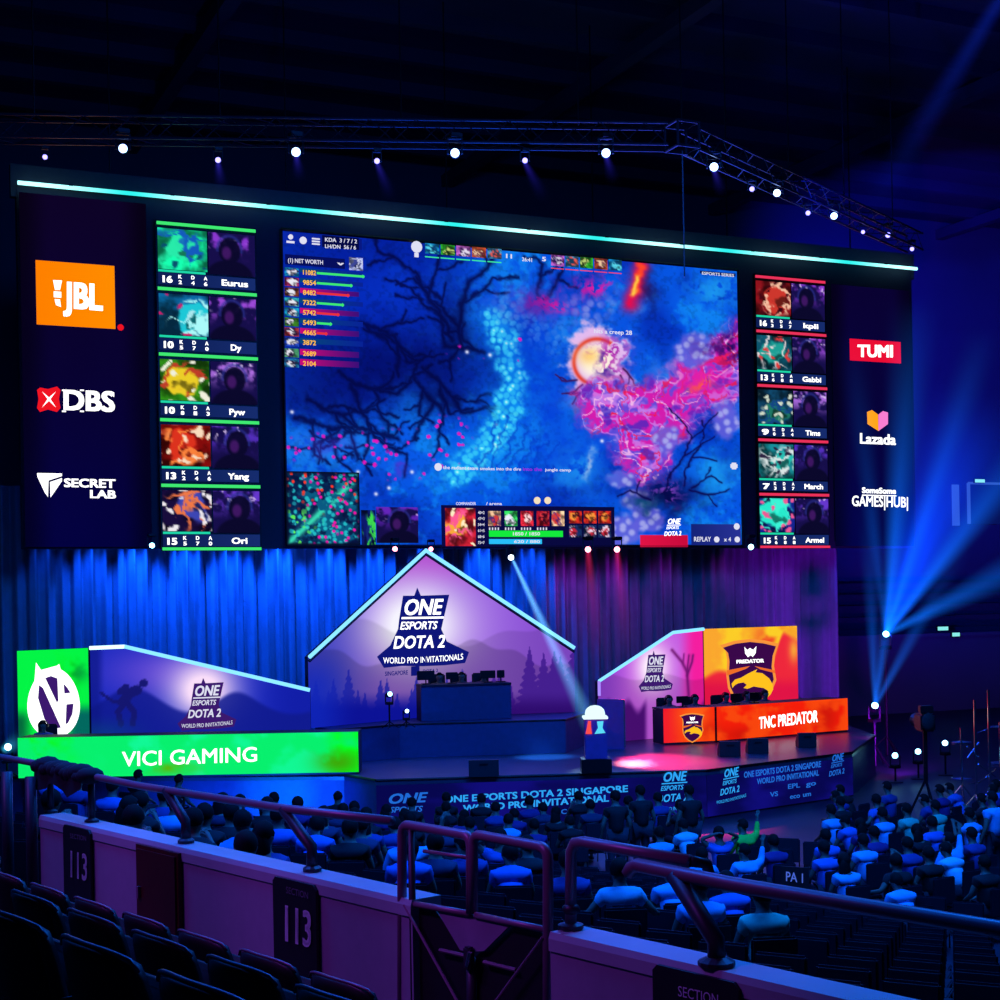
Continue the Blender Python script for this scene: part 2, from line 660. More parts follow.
# ---- main screen picture (generic fantasy ground seen from above, in the photograph's colours)
def game(x, y):
    n1, n2, n3 = fbm(x, y, 48, 1), fbm(x, y, 16, 2), fbm(x, y, 6, 3, 3)
    n4 = fbm(x, y, 3.2, 4, 2)
    wx, wy = x + (n2 - .5) * 24 + (n3 - .5) * 9, y + (fbm(x, y, 16, 9) - .5) * 24 + (fbm(x, y, 6, 11, 3) - .5) * 9
    c = flat(x, y, (6, 84, 226))
    c = mixc(c, (3, 42, 178), sm(n1, .45, .75) * .8)
    c = mixc(c, (16, 136, 246), sm(n1 + (n2 - .5) * .7 + (n3 - .5) * .4, .48, .2) * .8)
    left = sm(wx, 510, 420)
    c = mixc(c, (3, 24, 150), left * .78 * sm(wy, 446, 372))
    c = mixc(c, (3, 12, 100), blob(wx, wy, 395, 366, 100, 34) * .85)
    c = mixc(c, (4, 16, 112), blob(wx, wy, 330, 400, 60, 26) * .8)
    c = mixc(c, (6, 52, 205), blob(wx, wy, 392, 292, 62, 24) * .75)
    c = mixc(c, (10, 92, 235), blob(wx, wy, 380, 446, 74, 34) * .8 * sm(n2, .3, .6))
    c = mixc(c, (26, 150, 246), blob(wx, wy, 322, 452, 46, 22) * .7 * sm(n3, .25, .6))
    c = mixc(c, (14, 120, 244), blob(wx, wy, 412, 405, 22, 18) * .6)
    c = mixc(c, c * .80, sm(n4, .50, .74) * .6)
    dark = (3, 7, 66)
    rg = random.Random(3)
    seg = []
    for a in ((452, 340, -1.75, 74, 3), (462, 350, -1.4, 70, 3), (486, 352, 3.6, 40, 3), (352, 322, .35, 46, 3), (366, 330, .1, 54, 2), (296, 418, .5, 54, 3), (306, 398, .25, 60, 3),
              (352, 385, 1.1, 60, 3), (340, 372, .5, 60, 3), (424, 368, .95, 58, 3), (414, 378, .6, 46, 3), (400, 440, -2.9, 60, 3), (540, 300, -1.6, 36, 2), (545, 300, -1.5, 34, 2), (440, 300, -2.2, 34, 2)):
        branches(*a, rg, seg)
    c = mixc(c, dark, twigs(x + (n2 - .5) * 10, y + (n3 - .5) * 6, seg, 2.0) * .85)
    c = mixc(c, dark, blob(wx, wy, 455, 325, 12, 34) * .6)
    c = mixc(c, dark, blob(wx, wy, 440, 400, 26, 12) * .6)
    # pale stream of cells
    w1, v1 = worley(x, y, 6.0, 2)
    cell = sm(w1 + (n4 - .5) * .3, .72, .3) * (.45 + .55 * v1)
    band = stroke(x + (n2 - .5) * 22, y + (n3 - .5) * 8, [(496, 322), (509, 345), (513, 378), (506, 410), (494, 440), (470, 462), (455, 474)], 15)
    c = mixc(c, (14, 148, 246), band * .85)
    c = mixc(c, (70, 226, 252), sm(band, .25, .8) * cell * 1.0)
    c = mixc(c, (190, 250, 250), sm(band, .6, 1) * sm(w1, .3, .08) * sm(v1, .5, .8))
    band2 = stroke(wx, wy, [(508, 304), (526, 326), (556, 338)], 12)
    c = mixc(c, (70, 150, 235), band2 * .9 * cell)
    c = mixc(c, (4, 60, 214), stroke(wx, wy, [(535, 345), (548, 400), (560, 450), (600, 440)], 24) * .65)
    for k in range(7):
        c = mixc(c, (4, 50, 190), stroke(wx, wy, [(500 + k * 9, 420 + k * 3), (478 + k * 10, 470 + k * 2)], 1.6) * .6)
    # upper middle bushes
    w2, v2 = worley(x, y, 9, 5)
    lil = blob(wx, wy, 556, 304, 46, 17)
    c = mixc(c, (84, 64, 200), lil * .9 * sm(w2, .8, .3))
    rd = ridge(wx, wy, 9, 30)
    c = mixc(c, (225, 26, 165), (blob(wx, wy, 553, 303, 17, 9) + blob(wx, wy, 592, 286, 20, 9)) * sm(rd, .72, .9))
    c = mixc(c, (110, 24, 150), blob(wx, wy, 536, 304, 16, 10) * .7)
    c = mixc(c, (130, 150, 232), blob(wx, wy, 590, 310, 22, 12) * sm(w2, .6, .2) * .8)
    # red pillar
    c = mixc(c, (30, 10, 70), blob(wx, wy, 648, 288, 10, 18) * .8)
    tow = stroke(wx * .3 + x * .7, y, [(643, 262), (637, 285), (631, 304)], 8)
    c = mixc(c, (225, 14, 80), tow)
    c = mixc(c, (255, 70, 40), stroke(x + (n3 - .5) * 8, y, [(641, 266), (635, 290)], 4.5))
    c = mixc(c, (255, 200, 70), stroke(x + (n3 - .5) * 6, y, [(637, 278), (632, 294)], 2.6))
    # ring of light
    r = np.hypot(x - 597, y - 362)
    c = mixc(c, (238, 190, 240), sm(r + (n2 - .5) * 26 + (n3 - .5) * 14, 40, 27) * .95)
    c = mixc(c, (238, 200, 235), blob(wx, wy, 598, 398, 22, 10) * .8)
    c = mixc(c, (255, 248, 228), sm(r, 26, 8))
    ang = np.arctan2(y - 362, x - 597)
    c = mixc(c, (226, 60, 40), np.exp(-((r - 23) / 2.3) ** 2) * ((ang > 1.1) | (ang < -.9)) * .95)
    c = mixc(c, (255, 205, 110), blob(x, y, 589, 356, 12, 9) * .85)
    c = mixc(c, (170, 22, 170), blob(wx, wy, 614, 356, 15, 17) * sm(rd, .62, .85) * .98)
    c = mixc(c, (70, 30, 150), blob(wx, wy, 606, 366, 9, 9) * sm(n3, .45, .6))
    seg = []
    for k in range(9):
        a = .25 + k * .27
        branches(597 + 27 * math.cos(a), 362 + 27 * math.sin(a), a + .3, 15, 2, rg, seg)
    c = mixc(c, (60, 8, 70), twigs(x, y, seg, 1.0) * .9)
    # right hand magenta growth
    mg = sm(stroke(wx, wy, [(608, 408), (640, 418), (672, 402), (712, 382), (742, 352)], 34) + stroke(wx, wy, [(648, 420), (650, 462)], 26) * .9, .25, .8)
    rd2, rd3 = ridge(wx, wy, 15, 50), ridge(x + (n2 - .5) * 40, y, 7, 52)
    c = mixc(c, (112, 70, 214), mg * .92)
    c = mixc(c, (156, 118, 232), mg * sm(w2, .5, .15) * v2)
    c = mixc(c, (222, 24, 170), mg * sm(rd2, .70, .88) * .9)
    c = mixc(c, (206, 130, 236), mg * sm(ridge(x + (n2 - .5) * 30, y, 13, 52, 2), .86, .97) * .8)
    c = mixc(c, (250, 190, 236), mg * sm(ridge(x + (n2 - .5) * 30, y + (n1 - .5) * 40, 17, 57, 2), .93, .985) * .9)
    c = mixc(c, (238, 26, 80), mg * sm(ridge(wx, wy, 22, 58, 2), .92, .985) * .9)
    c = mixc(c, (60, 40, 190), mg * sm(fbm(x, y, 14, 66), .58, .7) * .7)
    c = mixc(c, (226, 30, 170), blob(wx, wy, 698, 382, 24, 18) * sm(rd2, .5, .8))
    c = mixc(c, (252, 96, 60), blob(wx, wy, 702, 388, 12, 5) * sm(rd3, .6, .9))
    for cx, cy, rx, ry in ((692, 352, 19, 18), (640, 500, 18, 14), (622, 478, 16, 10), (666, 440, 14, 16), (624, 532, 18, 16), (726, 420, 14, 18), (648, 520, 16, 12)):
        b_ = blob(wx * .5 + x * .5, wy * .5 + y * .5, cx, cy, rx, ry)
        c = mixc(c, (104, 96, 220), sm(b_, .2, .6) * .85)
        c = mixc(c, (172, 176, 240), sm(b_, .25, .7) * sm(w2, .55, .15) * .85)
    c = mixc(c, (26, 6, 92), blob(wx, wy, 730, 348, 24, 12) * sm(n3, .3, .55) * .95)
    c = mixc(c, (140, 10, 90), blob(wx, wy, 728, 352, 18, 10) * sm(rd3, .8, .95))
    c = mixc(c, (30, 160, 244), blob(wx, wy, 718, 290, 24, 18) * .85 * sm(n3, .25, .5))
    c = mixc(c, (30, 150, 245), blob(wx, wy, 578, 472, 26, 22) * .75 * sm(n3, .25, .5))
    c = mixc(c, (190, 205, 235), blob(wx, wy, 588, 466, 4, 12) * .7)
    c = mixc(c, (30, 170, 246), blob(wx, wy, 716, 472, 20, 18) * .7)
    c = mixc(c, (40, 130, 240), blob(wx, wy, 660, 370, 16, 10) * .6)
    c = mixc(c, (5, 8, 70), blob(wx, wy, 668, 496, 28, 15) * .98)
    c = mixc(c, (5, 70, 110), blob(wx, wy, 646, 504, 14, 7) * .8)
    c = mixc(c, (140, 70, 200), blob(wx, wy, 668, 492, 12, 8) * sm(rd3, .7, .9))
    seg = []
    for a in ((664, 492, -1.15, 62, 2), (684, 486, -1.5, 44, 2), (690, 490, .1, 26, 2), (690, 440, -.75, 40, 1), (692, 488, -.4, 22, 2), (650, 500, -2.6, 22, 2)):
        branches(*a, rg, seg)
    c = mixc(c, (10, 6, 76), twigs(x + (n3 - .5) * 5, y, seg, 1.05) * .95)
    # magenta petals
    w3, v3 = worley(x, y, 6.5, 9)
    pet = sm(w3 + (n4 - .5) * .3, .32, .2) * sm(v3, .72, .78) * sm(blob(x, y, 396, 452, 66, 20) + blob(x, y, 446, 430, 18, 14) + blob(x, y, 318, 448, 34, 12) + blob(x, y, 470, 352, 20, 7) + blob(x, y, 400, 470, 22, 8) + blob(x, y, 520, 350, 6, 14), .15, .5)
    c = mixc(c, (222, 24, 190), pet)
    c = mixc(c, (84, 50, 205), blob(wx, wy, 330, 446, 22, 10) * .4 + blob(wx, wy, 402, 470, 10, 5) * .7)
    for cx, cy in ((467, 352), (412, 472), (389, 488), (376, 494), (602, 441), (490, 355), (292, 412), (358, 472)):
        c = mixc(c, (235, 235, 255), blob(x, y, cx, cy, 1.8, 1.8))
    return c


SCR = thing('game_screen', 'large main screen showing a blue and magenta battlefield', 'screen', hit(512, 546))
tl, tr, bl, br = wall_rect(LP, 281, 229, 743, 546, 0.06)
painted('picture', tl, tr, bl, br, 470, 320, game, SCR)
rim = MB()
for a, b in ((tl, tr), (tr, br), (br, bl), (bl, tl)):
    rim.tube([a, b], 0.05, 4)
rim.build('bezel', M['black_metal'], SCR)


def px_rect(name, x0, y0, x1, y1, fn, parent, off=0.10, n=None, pl=LP):
    q = wall_rect(pl, x0, y0, x1, y1, off)
    nx, ny = n or (max(4, int((x1 - x0) * 1.3)), max(4, int((y1 - y0) * 1.3)))
    return painted(name, *q, nx, ny, fn, parent, True)


def solid(c1, c2=None, vert=False):
    c1 = np.asarray(c1, float)
    c2 = c1 if c2 is None else np.asarray(c2, float)
    return lambda u, v: c1 * (1 - (v if vert else u))[:, None] + c2 * (v if vert else u)[:, None]


def swirl(pal, seed, sc=.28):
    """soft swirl of a palette: a stand-in picture"""
    def f(u, v):
        U, V = u * 10, v * 10
        a, b = fbm(U, V, 4, seed), fbm(U, V, 4, seed + 40)
        wu, wv = u + (a - .5) * .55, v + (b - .5) * .55
        c = flat(u, v, pal[0])
        c = c * (.45 + .75 * sm(fbm(U, V, 3, seed + 3), .3, .7))[:, None]
        cx, cy = .5 + .12 * math.sin(seed * 2.1), .52 + .08 * math.cos(seed)
        c = mixc(c, pal[1], sm(blob(wu, wv, cx, cy, .36, .40), .35, .55))
        c = mixc(c, np.asarray(pal[1]) * .45, sm(blob(wu, wv, cx + .1, cy + .12, .20, .16), .4, .7) * .9)
        rd = ridge(wu * 10, wv * 10, 3.4, seed + 7)
        c = mixc(c, pal[2], sm(rd, .82, .95) * sm(blob(wu, wv, cx, cy, .5, .5), .2, .5))
        if len(pal) > 3:
            w, vv = worley(wu * 10, wv * 10, 2.6, seed)
            c = mixc(c, pal[3], sm(w, .34, .18) * sm(vv, .45, .6))
        return c
    return f


def webcam(bg, seed, cx=.5):
    """a player with headphones in front of a violet room, very dark"""
    def f(u, v):
        n = fbm(u * 10, v * 10, 1.6, seed, 3)
        c = flat(u, v, (22, 14, 74))
        c = mixc(c, bg, sm(n, .42, .7) * sm(v, .75, .2) * .9)
        c = mixc(c, (235, 210, 255), sm(fbm(u * 10, v * 10, .9, seed + 3, 2), .72, .8) * sm(v, .5, .1) * .8)
        sil = np.maximum(sm(np.hypot((u - cx) / .24, (v - .42) / .32), 1.05, .9), sm(np.hypot((u - cx) / .52, (v - 1.05) / .42), 1.05, .9))
        c = mixc(c, (10, 8, 42), sil * .95)
        c = mixc(c, (74, 26, 110), sm(np.hypot((u - cx + .06) / .13, (v - .47) / .2), 1, .5) * .8)
        arc = np.exp(-((np.hypot((u - cx) / .26, (v - .40) / .34) - 1) / .1) ** 2) * (v < .45)
        c = mixc(c, (40, 50, 140), arc * .7)
        return c
    return f


# ---- furniture of the picture on the main screen
px_rect('menu_bar', 283, 232, 362, 250, solid((10, 40, 170), (8, 24, 130)), SCR)
px_rect('score_plate', 322, 235, 359, 250, solid((4, 8, 70)), SCR, .13)
px_rect('table_heading', 285, 254, 345, 269, solid((6, 14, 92)), SCR)
px_rect('calendar_icon', 349, 257, 363, 271, swirl([(150, 160, 220), (60, 70, 150), (210, 215, 245)], 3), SCR)
mb = MB()
mb.lathe(hit(290.5, 237, .13), [(.075, 0), (.075, .03)], 12, (Vector((1, 0, 0)), UP, Vector((0, -1, 0))))
mb.lathe(hit(303, 240.5, .13), [(.11, 0), (.11, .03)], 14, (Vector((1, 0, 0)), UP, Vector((0, -1, 0))))
for k in range(3):
    a = hit(312, 238.5 + k * 2.6, .13)
    mb.box(a + Vector((.12, 0, 0)), (.24, .03, .04))
a = hit(290.5, 242, .13)
mb.box(a, (.24, .03, .06))
mb.build('menu_icons', M['soft_white'], SCR)
mb = MB()
letters(mb, hit, 'KDA  3 / 7 / 2', (325, 241.5), (357, 243.5), 4.2, off=.16)
letters(mb, hit, 'LH/DN  56 / 6', (325, 248), (356, 249.6), 4.0, off=.16)
letters(mb, hit, '(1) NET WORTH', (288, 262.2), (323, 264.6), 4.4, off=.13)
letters(mb, hit, 'v', (337, 265), (344, 265.5), 3.8, off=.13, bold=.03)
mb.build('heading_lettering', M['soft_white'], SCR)
vals = ['11082', '9854', '8482', '7322', '5742', '5493', '4665', '3872', '2689', '2104']
ends = [363, 351, 348, 342.5, 338, 330.5, 326, 317, 311, 309]
reds = [0, 0, 1, 0, 1, 0, 1, 0, 1, 1]
vy = [271.5, 281.5, 291.5, 301.5, 311.5, 321.5, 331.5, 341.5, 352.5, 362.5]
GOLD = emit('gold_numbers', C(255, 190, 60), 1.1)
for k in range(10):
    y0 = vy[k] + .6
    px_rect('worth_portrait', 284.5, y0 - 5, 299, y0 + 4.6, swirl([[(20, 140, 200), (150, 40, 90), (120, 60, 40), (40, 150, 160), (20, 150, 190), (50, 110, 30), (160, 50, 60), (30, 70, 190), (60, 130, 90), (30, 110, 160)][k], (235, 235, 245), (40, 20, 60)], 60 + k), SCR, .12, (9, 7))
    if reds[k]:
        px_rect('worth_row', 300, y0 - 4.2, 359, y0 + 4.8, solid((205, 10, 120), (60, 14, 120)), SCR, .11, (8, 2))
    else:
        px_rect('worth_row', 300, y0 - 4.2, 363, y0 + 4.8, solid((6, 70, 120), (8, 34, 150)), SCR, .11, (8, 2))
    letters(MB(), hit, vals[k], (303, y0 + 2.6), (316, y0 + 3.3), 5, off=.15, bold=.02).build('worth_number', GOLD, SCR)
    if ends[k] > 318:
        mbx = MB()
        mbx.tube([hit(317, y0 + 1.0, .14), hit(ends[k], y0 + 1.0 + (ends[k] - 317) * .075, .14)], .035, 6)
        mbx.ball(hit(ends[k], y0 + 1.0 + (ends[k] - 317) * .075, .14), .055, 1)
        mbx.build('worth_line', emit('worth_bar', C(235, 50, 60), 1) if reds[k] else M['green_line'], SCR)
# top row of small portraits and clock
palr = [[(20, 130, 190), (90, 220, 240), (10, 60, 110)], [(40, 150, 40), (200, 220, 120), (30, 50, 20)], [(180, 90, 190), (230, 220, 240), (40, 20, 80)],
        [(170, 70, 40), (240, 200, 160), (90, 20, 60)], [(60, 130, 170), (230, 90, 80), (20, 60, 90)]]
for k in range(5):
    x0 = 425 + k * 15.6
    yb0 = 243 + (x0 - 425) * .078
    px_rect('top_portrait', x0, yb0, x0 + 14.4, yb0 + 11.5, swirl(palr[k], 80 + k), SCR, .12, (10, 8))
    px_rect('top_health_line', x0, yb0 + 13, x0 + 14, yb0 + 15.4, solid((60, 230, 160)), SCR, .12, (2, 2))
for k in range(5):
    x0 = 551 + k * 14.4
    yb0 = 254.6 + (x0 - 551) * .078
    px_rect('top_portrait', x0, yb0, x0 + 13.4, yb0 + 12, swirl(palr[(k * 2 + 2) % 5], 90 + k), SCR, .12, (10, 8))
    px_rect('top_health_line', x0, yb0 + 13, x0 + 13, yb0 + 15, solid((240, 70, 90)), SCR, .12, (2, 2))
mb = MB()
letters(mb, hit, '11', (506, 258), (512, 258.6), 4.6, off=.13, bold=.03)
letters(mb, hit, '26:41', (522, 261), (532, 262), 4, off=.13)
letters(mb, hit, '5', (542, 261), (546, 261.4), 4.6, off=.13, bold=.03)
mb.lathe(hit(416.5, 247, .12), [(.18, 0), (.18, .03)], 12, (Vector((1, 0, 0)), UP, Vector((0, -1, 0))))
mb.box(hit(416.5, 255, .12), (.13, .03, .13))
letters(mb, hit, 'hits a creep 28', (594, 333), (632, 335), 4.5, off=.12)
mb.build('clock_lettering', M['soft_white'], SCR)
px_rect('top_corner_plate', 700, 270.5, 735.5, 276.5, solid((6, 20, 90)), SCR, .12, (4, 2))
write('corner_lettering', hit, 'ESPORTS SERIES', (702, 274.5), (734, 277), 3, M['soft_white'], SCR, off=.16)
mb = MB()
mb.lathe(hit(438, 467, .12), [(.12, 0), (.12, .03)], 12, (Vector((1, 0, 0)), UP, Vector((0, -1, 0))))
letters(mb, hit, 'the radiant team', (443, 469), (478, 470), 3.6, off=.12)
letters(mb, hit, 'smokes into the dire', (480, 470), (521, 470.6), 3.2, off=.12)
letters(mb, hit, 'jungle camp', (545, 471), (571, 471.5), 3.0, off=.12)
mb.box(hit(734, 466, .12), (.24, .03, .22), None, .05)
mb.build('caption_lettering', M['soft_white'], SCR)
write('caption_highlight', hit, 'into the', (523, 470.6), (542, 471), 3.4, emit('violet_ink', C(150, 30, 230), 1), SCR, off=.12)


def minimap(u, v):
    n, n2 = fbm(u * 10, v * 10, 2.2, 12), fbm(u * 10, v * 10, .8, 17, 3)
    c = flat(u, v, (6, 34, 78))
    c = mixc(c, (10, 90, 130), sm(n, .42, .6))
    w, vv = worley(u * 10, v * 10, .75, 6)
    c = mixc(c, (40, 205, 210), sm(w, .5, .25) * sm(vv, .35, .6) * .85)
    c = mixc(c, (8, 16, 60), sm(n2, .55, .66) * .8)
    d = np.abs((u - .1) - (1 - v - .1) * 1.05)
    c = mixc(c, (60, 235, 190), np.exp(-(d / .07) ** 2) * sm(n2, .3, .5) * .9)
    c = mixc(c, (100, 255, 90), sm(fbm(u * 10, v * 10, .7, 22, 2), .66, .74) * sm(u, .6, .1) * sm(v, .3, .7))
    c = mixc(c, (255, 60, 40), sm(worley(u * 10, v * 10, .8, 8)[0], .3, .2) * sm(worley(u * 10, v * 10, .8, 8)[1], .7, .75) * sm(v, .7, .2))
    c = mixc(c, (240, 20, 170), sm(worley(u * 10, v * 10, .8, 14)[0], .32, .2) * sm(worley(u * 10, v * 10, .8, 14)[1], .62, .68) * sm(u, .1, .4))
    c = mixc(c, (6, 14, 40), np.maximum(sm(u, .06, 0) + sm(u, .94, 1), sm(v, .05, 0) + sm(v, .95, 1)))
    return c


px_rect('minimap', 285.5, 471, 360.5, 545, minimap, SCR, .11, (90, 90))
px_rect('player_camera_picture', 376, 507, 418.5, 543, webcam((110, 40, 200), 31, .55), SCR, .11, (50, 42))
px_rect('side_plate', 361, 510, 376, 545, swirl([(10, 20, 90), (20, 40, 120), (60, 220, 80)], 7), SCR, .10, (16, 30))
px_rect('status_panel', 441, 505, 615, 547, solid((10, 10, 70), (8, 8, 60)), SCR, .10, (8, 4))
px_rect('hero_picture', 445, 508, 476, 546, swirl([(190, 30, 50), (250, 170, 60), (255, 90, 150), (255, 240, 200)], 41), SCR, .13, (36, 40))
sk = [[(240, 190, 150), (210, 60, 60), (80, 40, 120)], [(50, 200, 90), (240, 240, 255), (20, 90, 60)], [(220, 40, 60), (255, 220, 220), (120, 10, 30)], [(160, 20, 40), (230, 60, 70), (60, 6, 30)]]
for k, x0 in enumerate((488, 504.5, 520.5, 536.5, 551.5)):
    px_rect('skill_tile', x0, 511, x0 + 13, 526, swirl(sk[k % 4], 100 + k), SCR, .13, (12, 12))
for r in range(2):
    for k in range(3):
        px_rect('item_tile', 569 + k * 14.6, 511 + r * 14, 582 + k * 14.6, 523.5 + r * 14, swirl([[(190, 40, 30), (250, 150, 60), (60, 10, 30)], [(20, 40, 90), (200, 40, 60), (240, 220, 240)]][r], 110 + r * 3 + k), SCR, .13, (10, 10))
px_rect('health_bar', 489, 530.5, 563, 537, solid((20, 235, 60)), SCR, .13, (3, 2))
px_rect('mana_bar', 489, 539, 542, 544, solid((40, 190, 250)), SCR, .13, (3, 2))
mb = MB()
letters(mb, hit, '1850 / 1850', (513, 535.4), (540, 535.4), 3.4, off=.16)
letters(mb, hit, '620 / 880', (514, 543), (540, 543), 3, off=.16)
letters(mb, hit, 'COMMANDER', (456, 505), (476, 505), 3, off=.13)
letters(mb, hit, '/ arena', (486, 505), (502, 505), 3, off=.13)
for k in range(6):
    letters(mb, hit, '%d+%d' % (40 + 7 * k, k + 2), (478, 514 + k * 6), (484.5, 514 + k * 6), 3.0, off=.16)
for k in range(4):
    letters(mb, hit, '||||', (489 + k * 16, 529.4), (499 + k * 16, 529.4), 2, off=.16)
mb.build('status_lettering', M['soft_white'], SCR)
mb = MB()
for k in range(2):
    mb.lathe(hit(537 + k * 10.5, 500.5, .13), [(.115, 0), (.115, .03)], 12, (Vector((1, 0, 0)), UP, Vector((0, -1, 0))))
mb.build('round_badges', emit('badge', C(245, 225, 190), 1), SCR)


# ---- event logo (used on screens and set pieces); drawn in its own units, placed by (ox, oy, scale)
LOGO_BG = [(403, 199), (437, 199), (446, 174), (457, 199), (543, 196), (519, 300), (536, 338), (603, 370), (591, 403), (530, 410), (465, 413), (400, 412), (345, 418), (324, 384), (364, 350), (388, 300), (391, 272)]


def event_logo(h, parent, ox, oy, k, sx=1.0, bg='blue_ink', fg='white_led', off=.04, tilt=0.0, full=True, name='event_logo', fold=None, fold_hits=None):
    """logo units (445,300) land on photograph (ox,oy); k photograph px per unit"""
    def m(px, py, o):
        return h(ox + (px - 445) * k * sx, oy + (py - 300) * k + tilt * (px - 445) * k, o)
    if bg:
        if fold is None:
            MB().poly([m(x, y, off) for x, y in LOGO_BG]).build(name + '_plate', M[bg], parent)
        else:
            lx0 = 445 + (fold - ox) / (k * sx)
            pm_ = MB()
            for side in (-1, 1):
                out = []
                for (ax, ay), (bx, by) in zip(LOGO_BG, LOGO_BG[1:] + LOGO_BG[:1]):
                    lx = lx0 - side * 2.5      # each half runs a little past the fold, behind the other
                    ia, ib = (ax - lx) * side >= 0, (bx - lx) * side >= 0
                    if ia:
                        out.append((ax, ay))
                    if ia != ib:
                        t = (lx - ax) / (bx - ax)
                        out.append((lx, ay + (by - ay) * t))
                f_ = fold_hits[0] if side < 0 else fold_hits[1]
                pm_.poly([f_(ox + (x - 445) * k * sx, oy + (y - 300) * k + tilt * (x - 445) * k, off) for x, y in out])
            pm_.build(name + '_plate', M[bg], parent)
    b = MB()
    o2 = off + .035
    letters(b, m, 'ONE', (408, 258), (526, 256), 50, off=o2, bold=.03, shear=.25)
    letters(b, m, 'ESPORTS', (394, 302), (508, 300), 25, off=o2, bold=.02, shear=.25)
    letters(b, m, 'DOTA 2', (374, 360), (530, 356), 40, off=o2, bold=.025, shear=.2)
    if full:
        letters(b, m, 'WORLD PRO INVITATIONALS', (343, 404), (585, 392), 19, off=o2, bold=.005, arc=-4)
    b.quad(m(399, 264, o2), m(527, 262, o2), m(526, 268, o2), m(398, 270, o2))
    b.build(name + '_lettering', M[fg], parent)


event_logo(hit, SCR, 672, 529, .115, .95, None, 'white_led', .14, .0, False, 'corner_event_logo')
px_rect('red_corner_band', 640, 535, 688, 547, solid((225, 20, 70), (200, 10, 60)), SCR, .10, (6, 2))
px_rect('right_plate', 691, 524, 741, 545, solid((20, 34, 120), (40, 50, 150)), SCR, .10, (6, 3))
mb = MB()
letters(mb, hit, 'REPLAY', (694, 541.5), (711, 541.5), 5, off=.14)
letters(mb, hit, 'x 4', (724, 541.5), (731, 541.5), 4.5, off=.14)
mb.lathe(hit(737, 539.5, .13), [(.10, 0), (.10, .03)], 12, (Vector((1, 0, 0)), UP, Vector((0, -1, 0))))
mb.lathe(hit(716.5, 539.5, .13), [(.10, 0), (.10, .03)], 12, (Vector((1, 0, 0)), UP, Vector((0, -1, 0))))
mb.lathe(hit(736.5, 526.5, .13), [(.11, 0), (.11, .03)], 12, (Vector((1, 0, 0)), UP, Vector((0, -1, 0))))
mb.build('replay_lettering', M['soft_white'], SCR)


# ---- the two columns of player cards
def cards(x0, y0, x1, y1, label, names, levels, line, pals, split, seed, labelcol):
    T = thing('player_screen', label, 'screen', hit((x0 + x1) / 2, y1))
    tl, tr, bl, br = wall_rect(LP, x0, y0, x1, y1, .06)
    H, W = tl.z - bl.z, tr.x - tl.x
    MB().box((tl.x + W / 2, 42.97, (tl.z + bl.z) / 2), (W + .1, .08, H + .1)).build('bezel', M['black_metal'], T)
    ch = H / 5

    def q(u0, v0, u1, v1, yoff):
        f = lambda u, v: Vector((tl.x + u * W, 43 - yoff, tl.z - v * H))
        return f(u0, v0), f(u1, v0), f(u0, v1), f(u1, v1)
    for k in range(5):
        v = k / 5
        c = .2
        painted('hero_picture', *q(0, v + .02, split, v + .145, .09), 34, 30, swirl(pals[k], seed + k), T, True)
        painted('player_camera_picture', *q(split + .015, v + .02, 1, v + .15, .09), 34, 32, webcam([(150, 60, 220), (170, 80, 230), (190, 120, 240), (90, 50, 200), (110, 60, 220)][k], seed + 20 + k, .45 + .03 * k), T, True)
        painted('name_strip', *q(0, v + .155, 1, v + .192, .08), 6, 2, solid((14, 30, 84), (22, 44, 110)), T, True)
        painted('score_line', *q(0, v + .147, split - .02, v + .154, .10), 2, 2, solid((30, 215, 170)), T, True)
        m = MB()
        a, b, c2, d2 = q(-.01, v + .001, 1.01, v + .011, .12)
        m.quad(a, b, d2, c2)
        m.build('divider_line', M[line], T)

        def mp(u0, vb, w, h):
            return lambda px, py, o: Vector((tl.x + (u0 + px * w) * W, 43 - .10 - o, tl.z - (v + vb + py * h) * H))
        L = MB()
        letters(L, mp(.04, .187, .10, .022), levels[k], (0, 0), (1, 0), 1, off=.03, bold=.04)
        L.build('level_number', M['white_led'], T)
        L = MB()
        for j in range(3):
            letters(L, mp(.20 + j * .13, .172, .035, .012), 'KDA'[j], (0, 0), (1, 0), 1, off=.03, bold=.03)
            letters(L, mp(.20 + j * .13, .189, .035, .012), str((k * 3 + j * 2 + seed) % 9), (0, 0), (1, 0), 1, off=.03, bold=.03)
        L.build('score_lettering', M['white_led'], T)
        L = MB()
        wd = .055 * len(names[k])
        letters(L, mp(.78 - wd / 2, .184, wd, .02), names[k], (0, 0), (1, 0), 1, off=.03, bold=.03)
        L.build('player_name', M['white_led'], T)
    m = MB()
    a, b, c2, d2 = q(-.01, .995, 1.01, 1.004, .12)
    m.quad(a, b, d2, c2)
    m.build('divider_line', M[line], T)
    return T


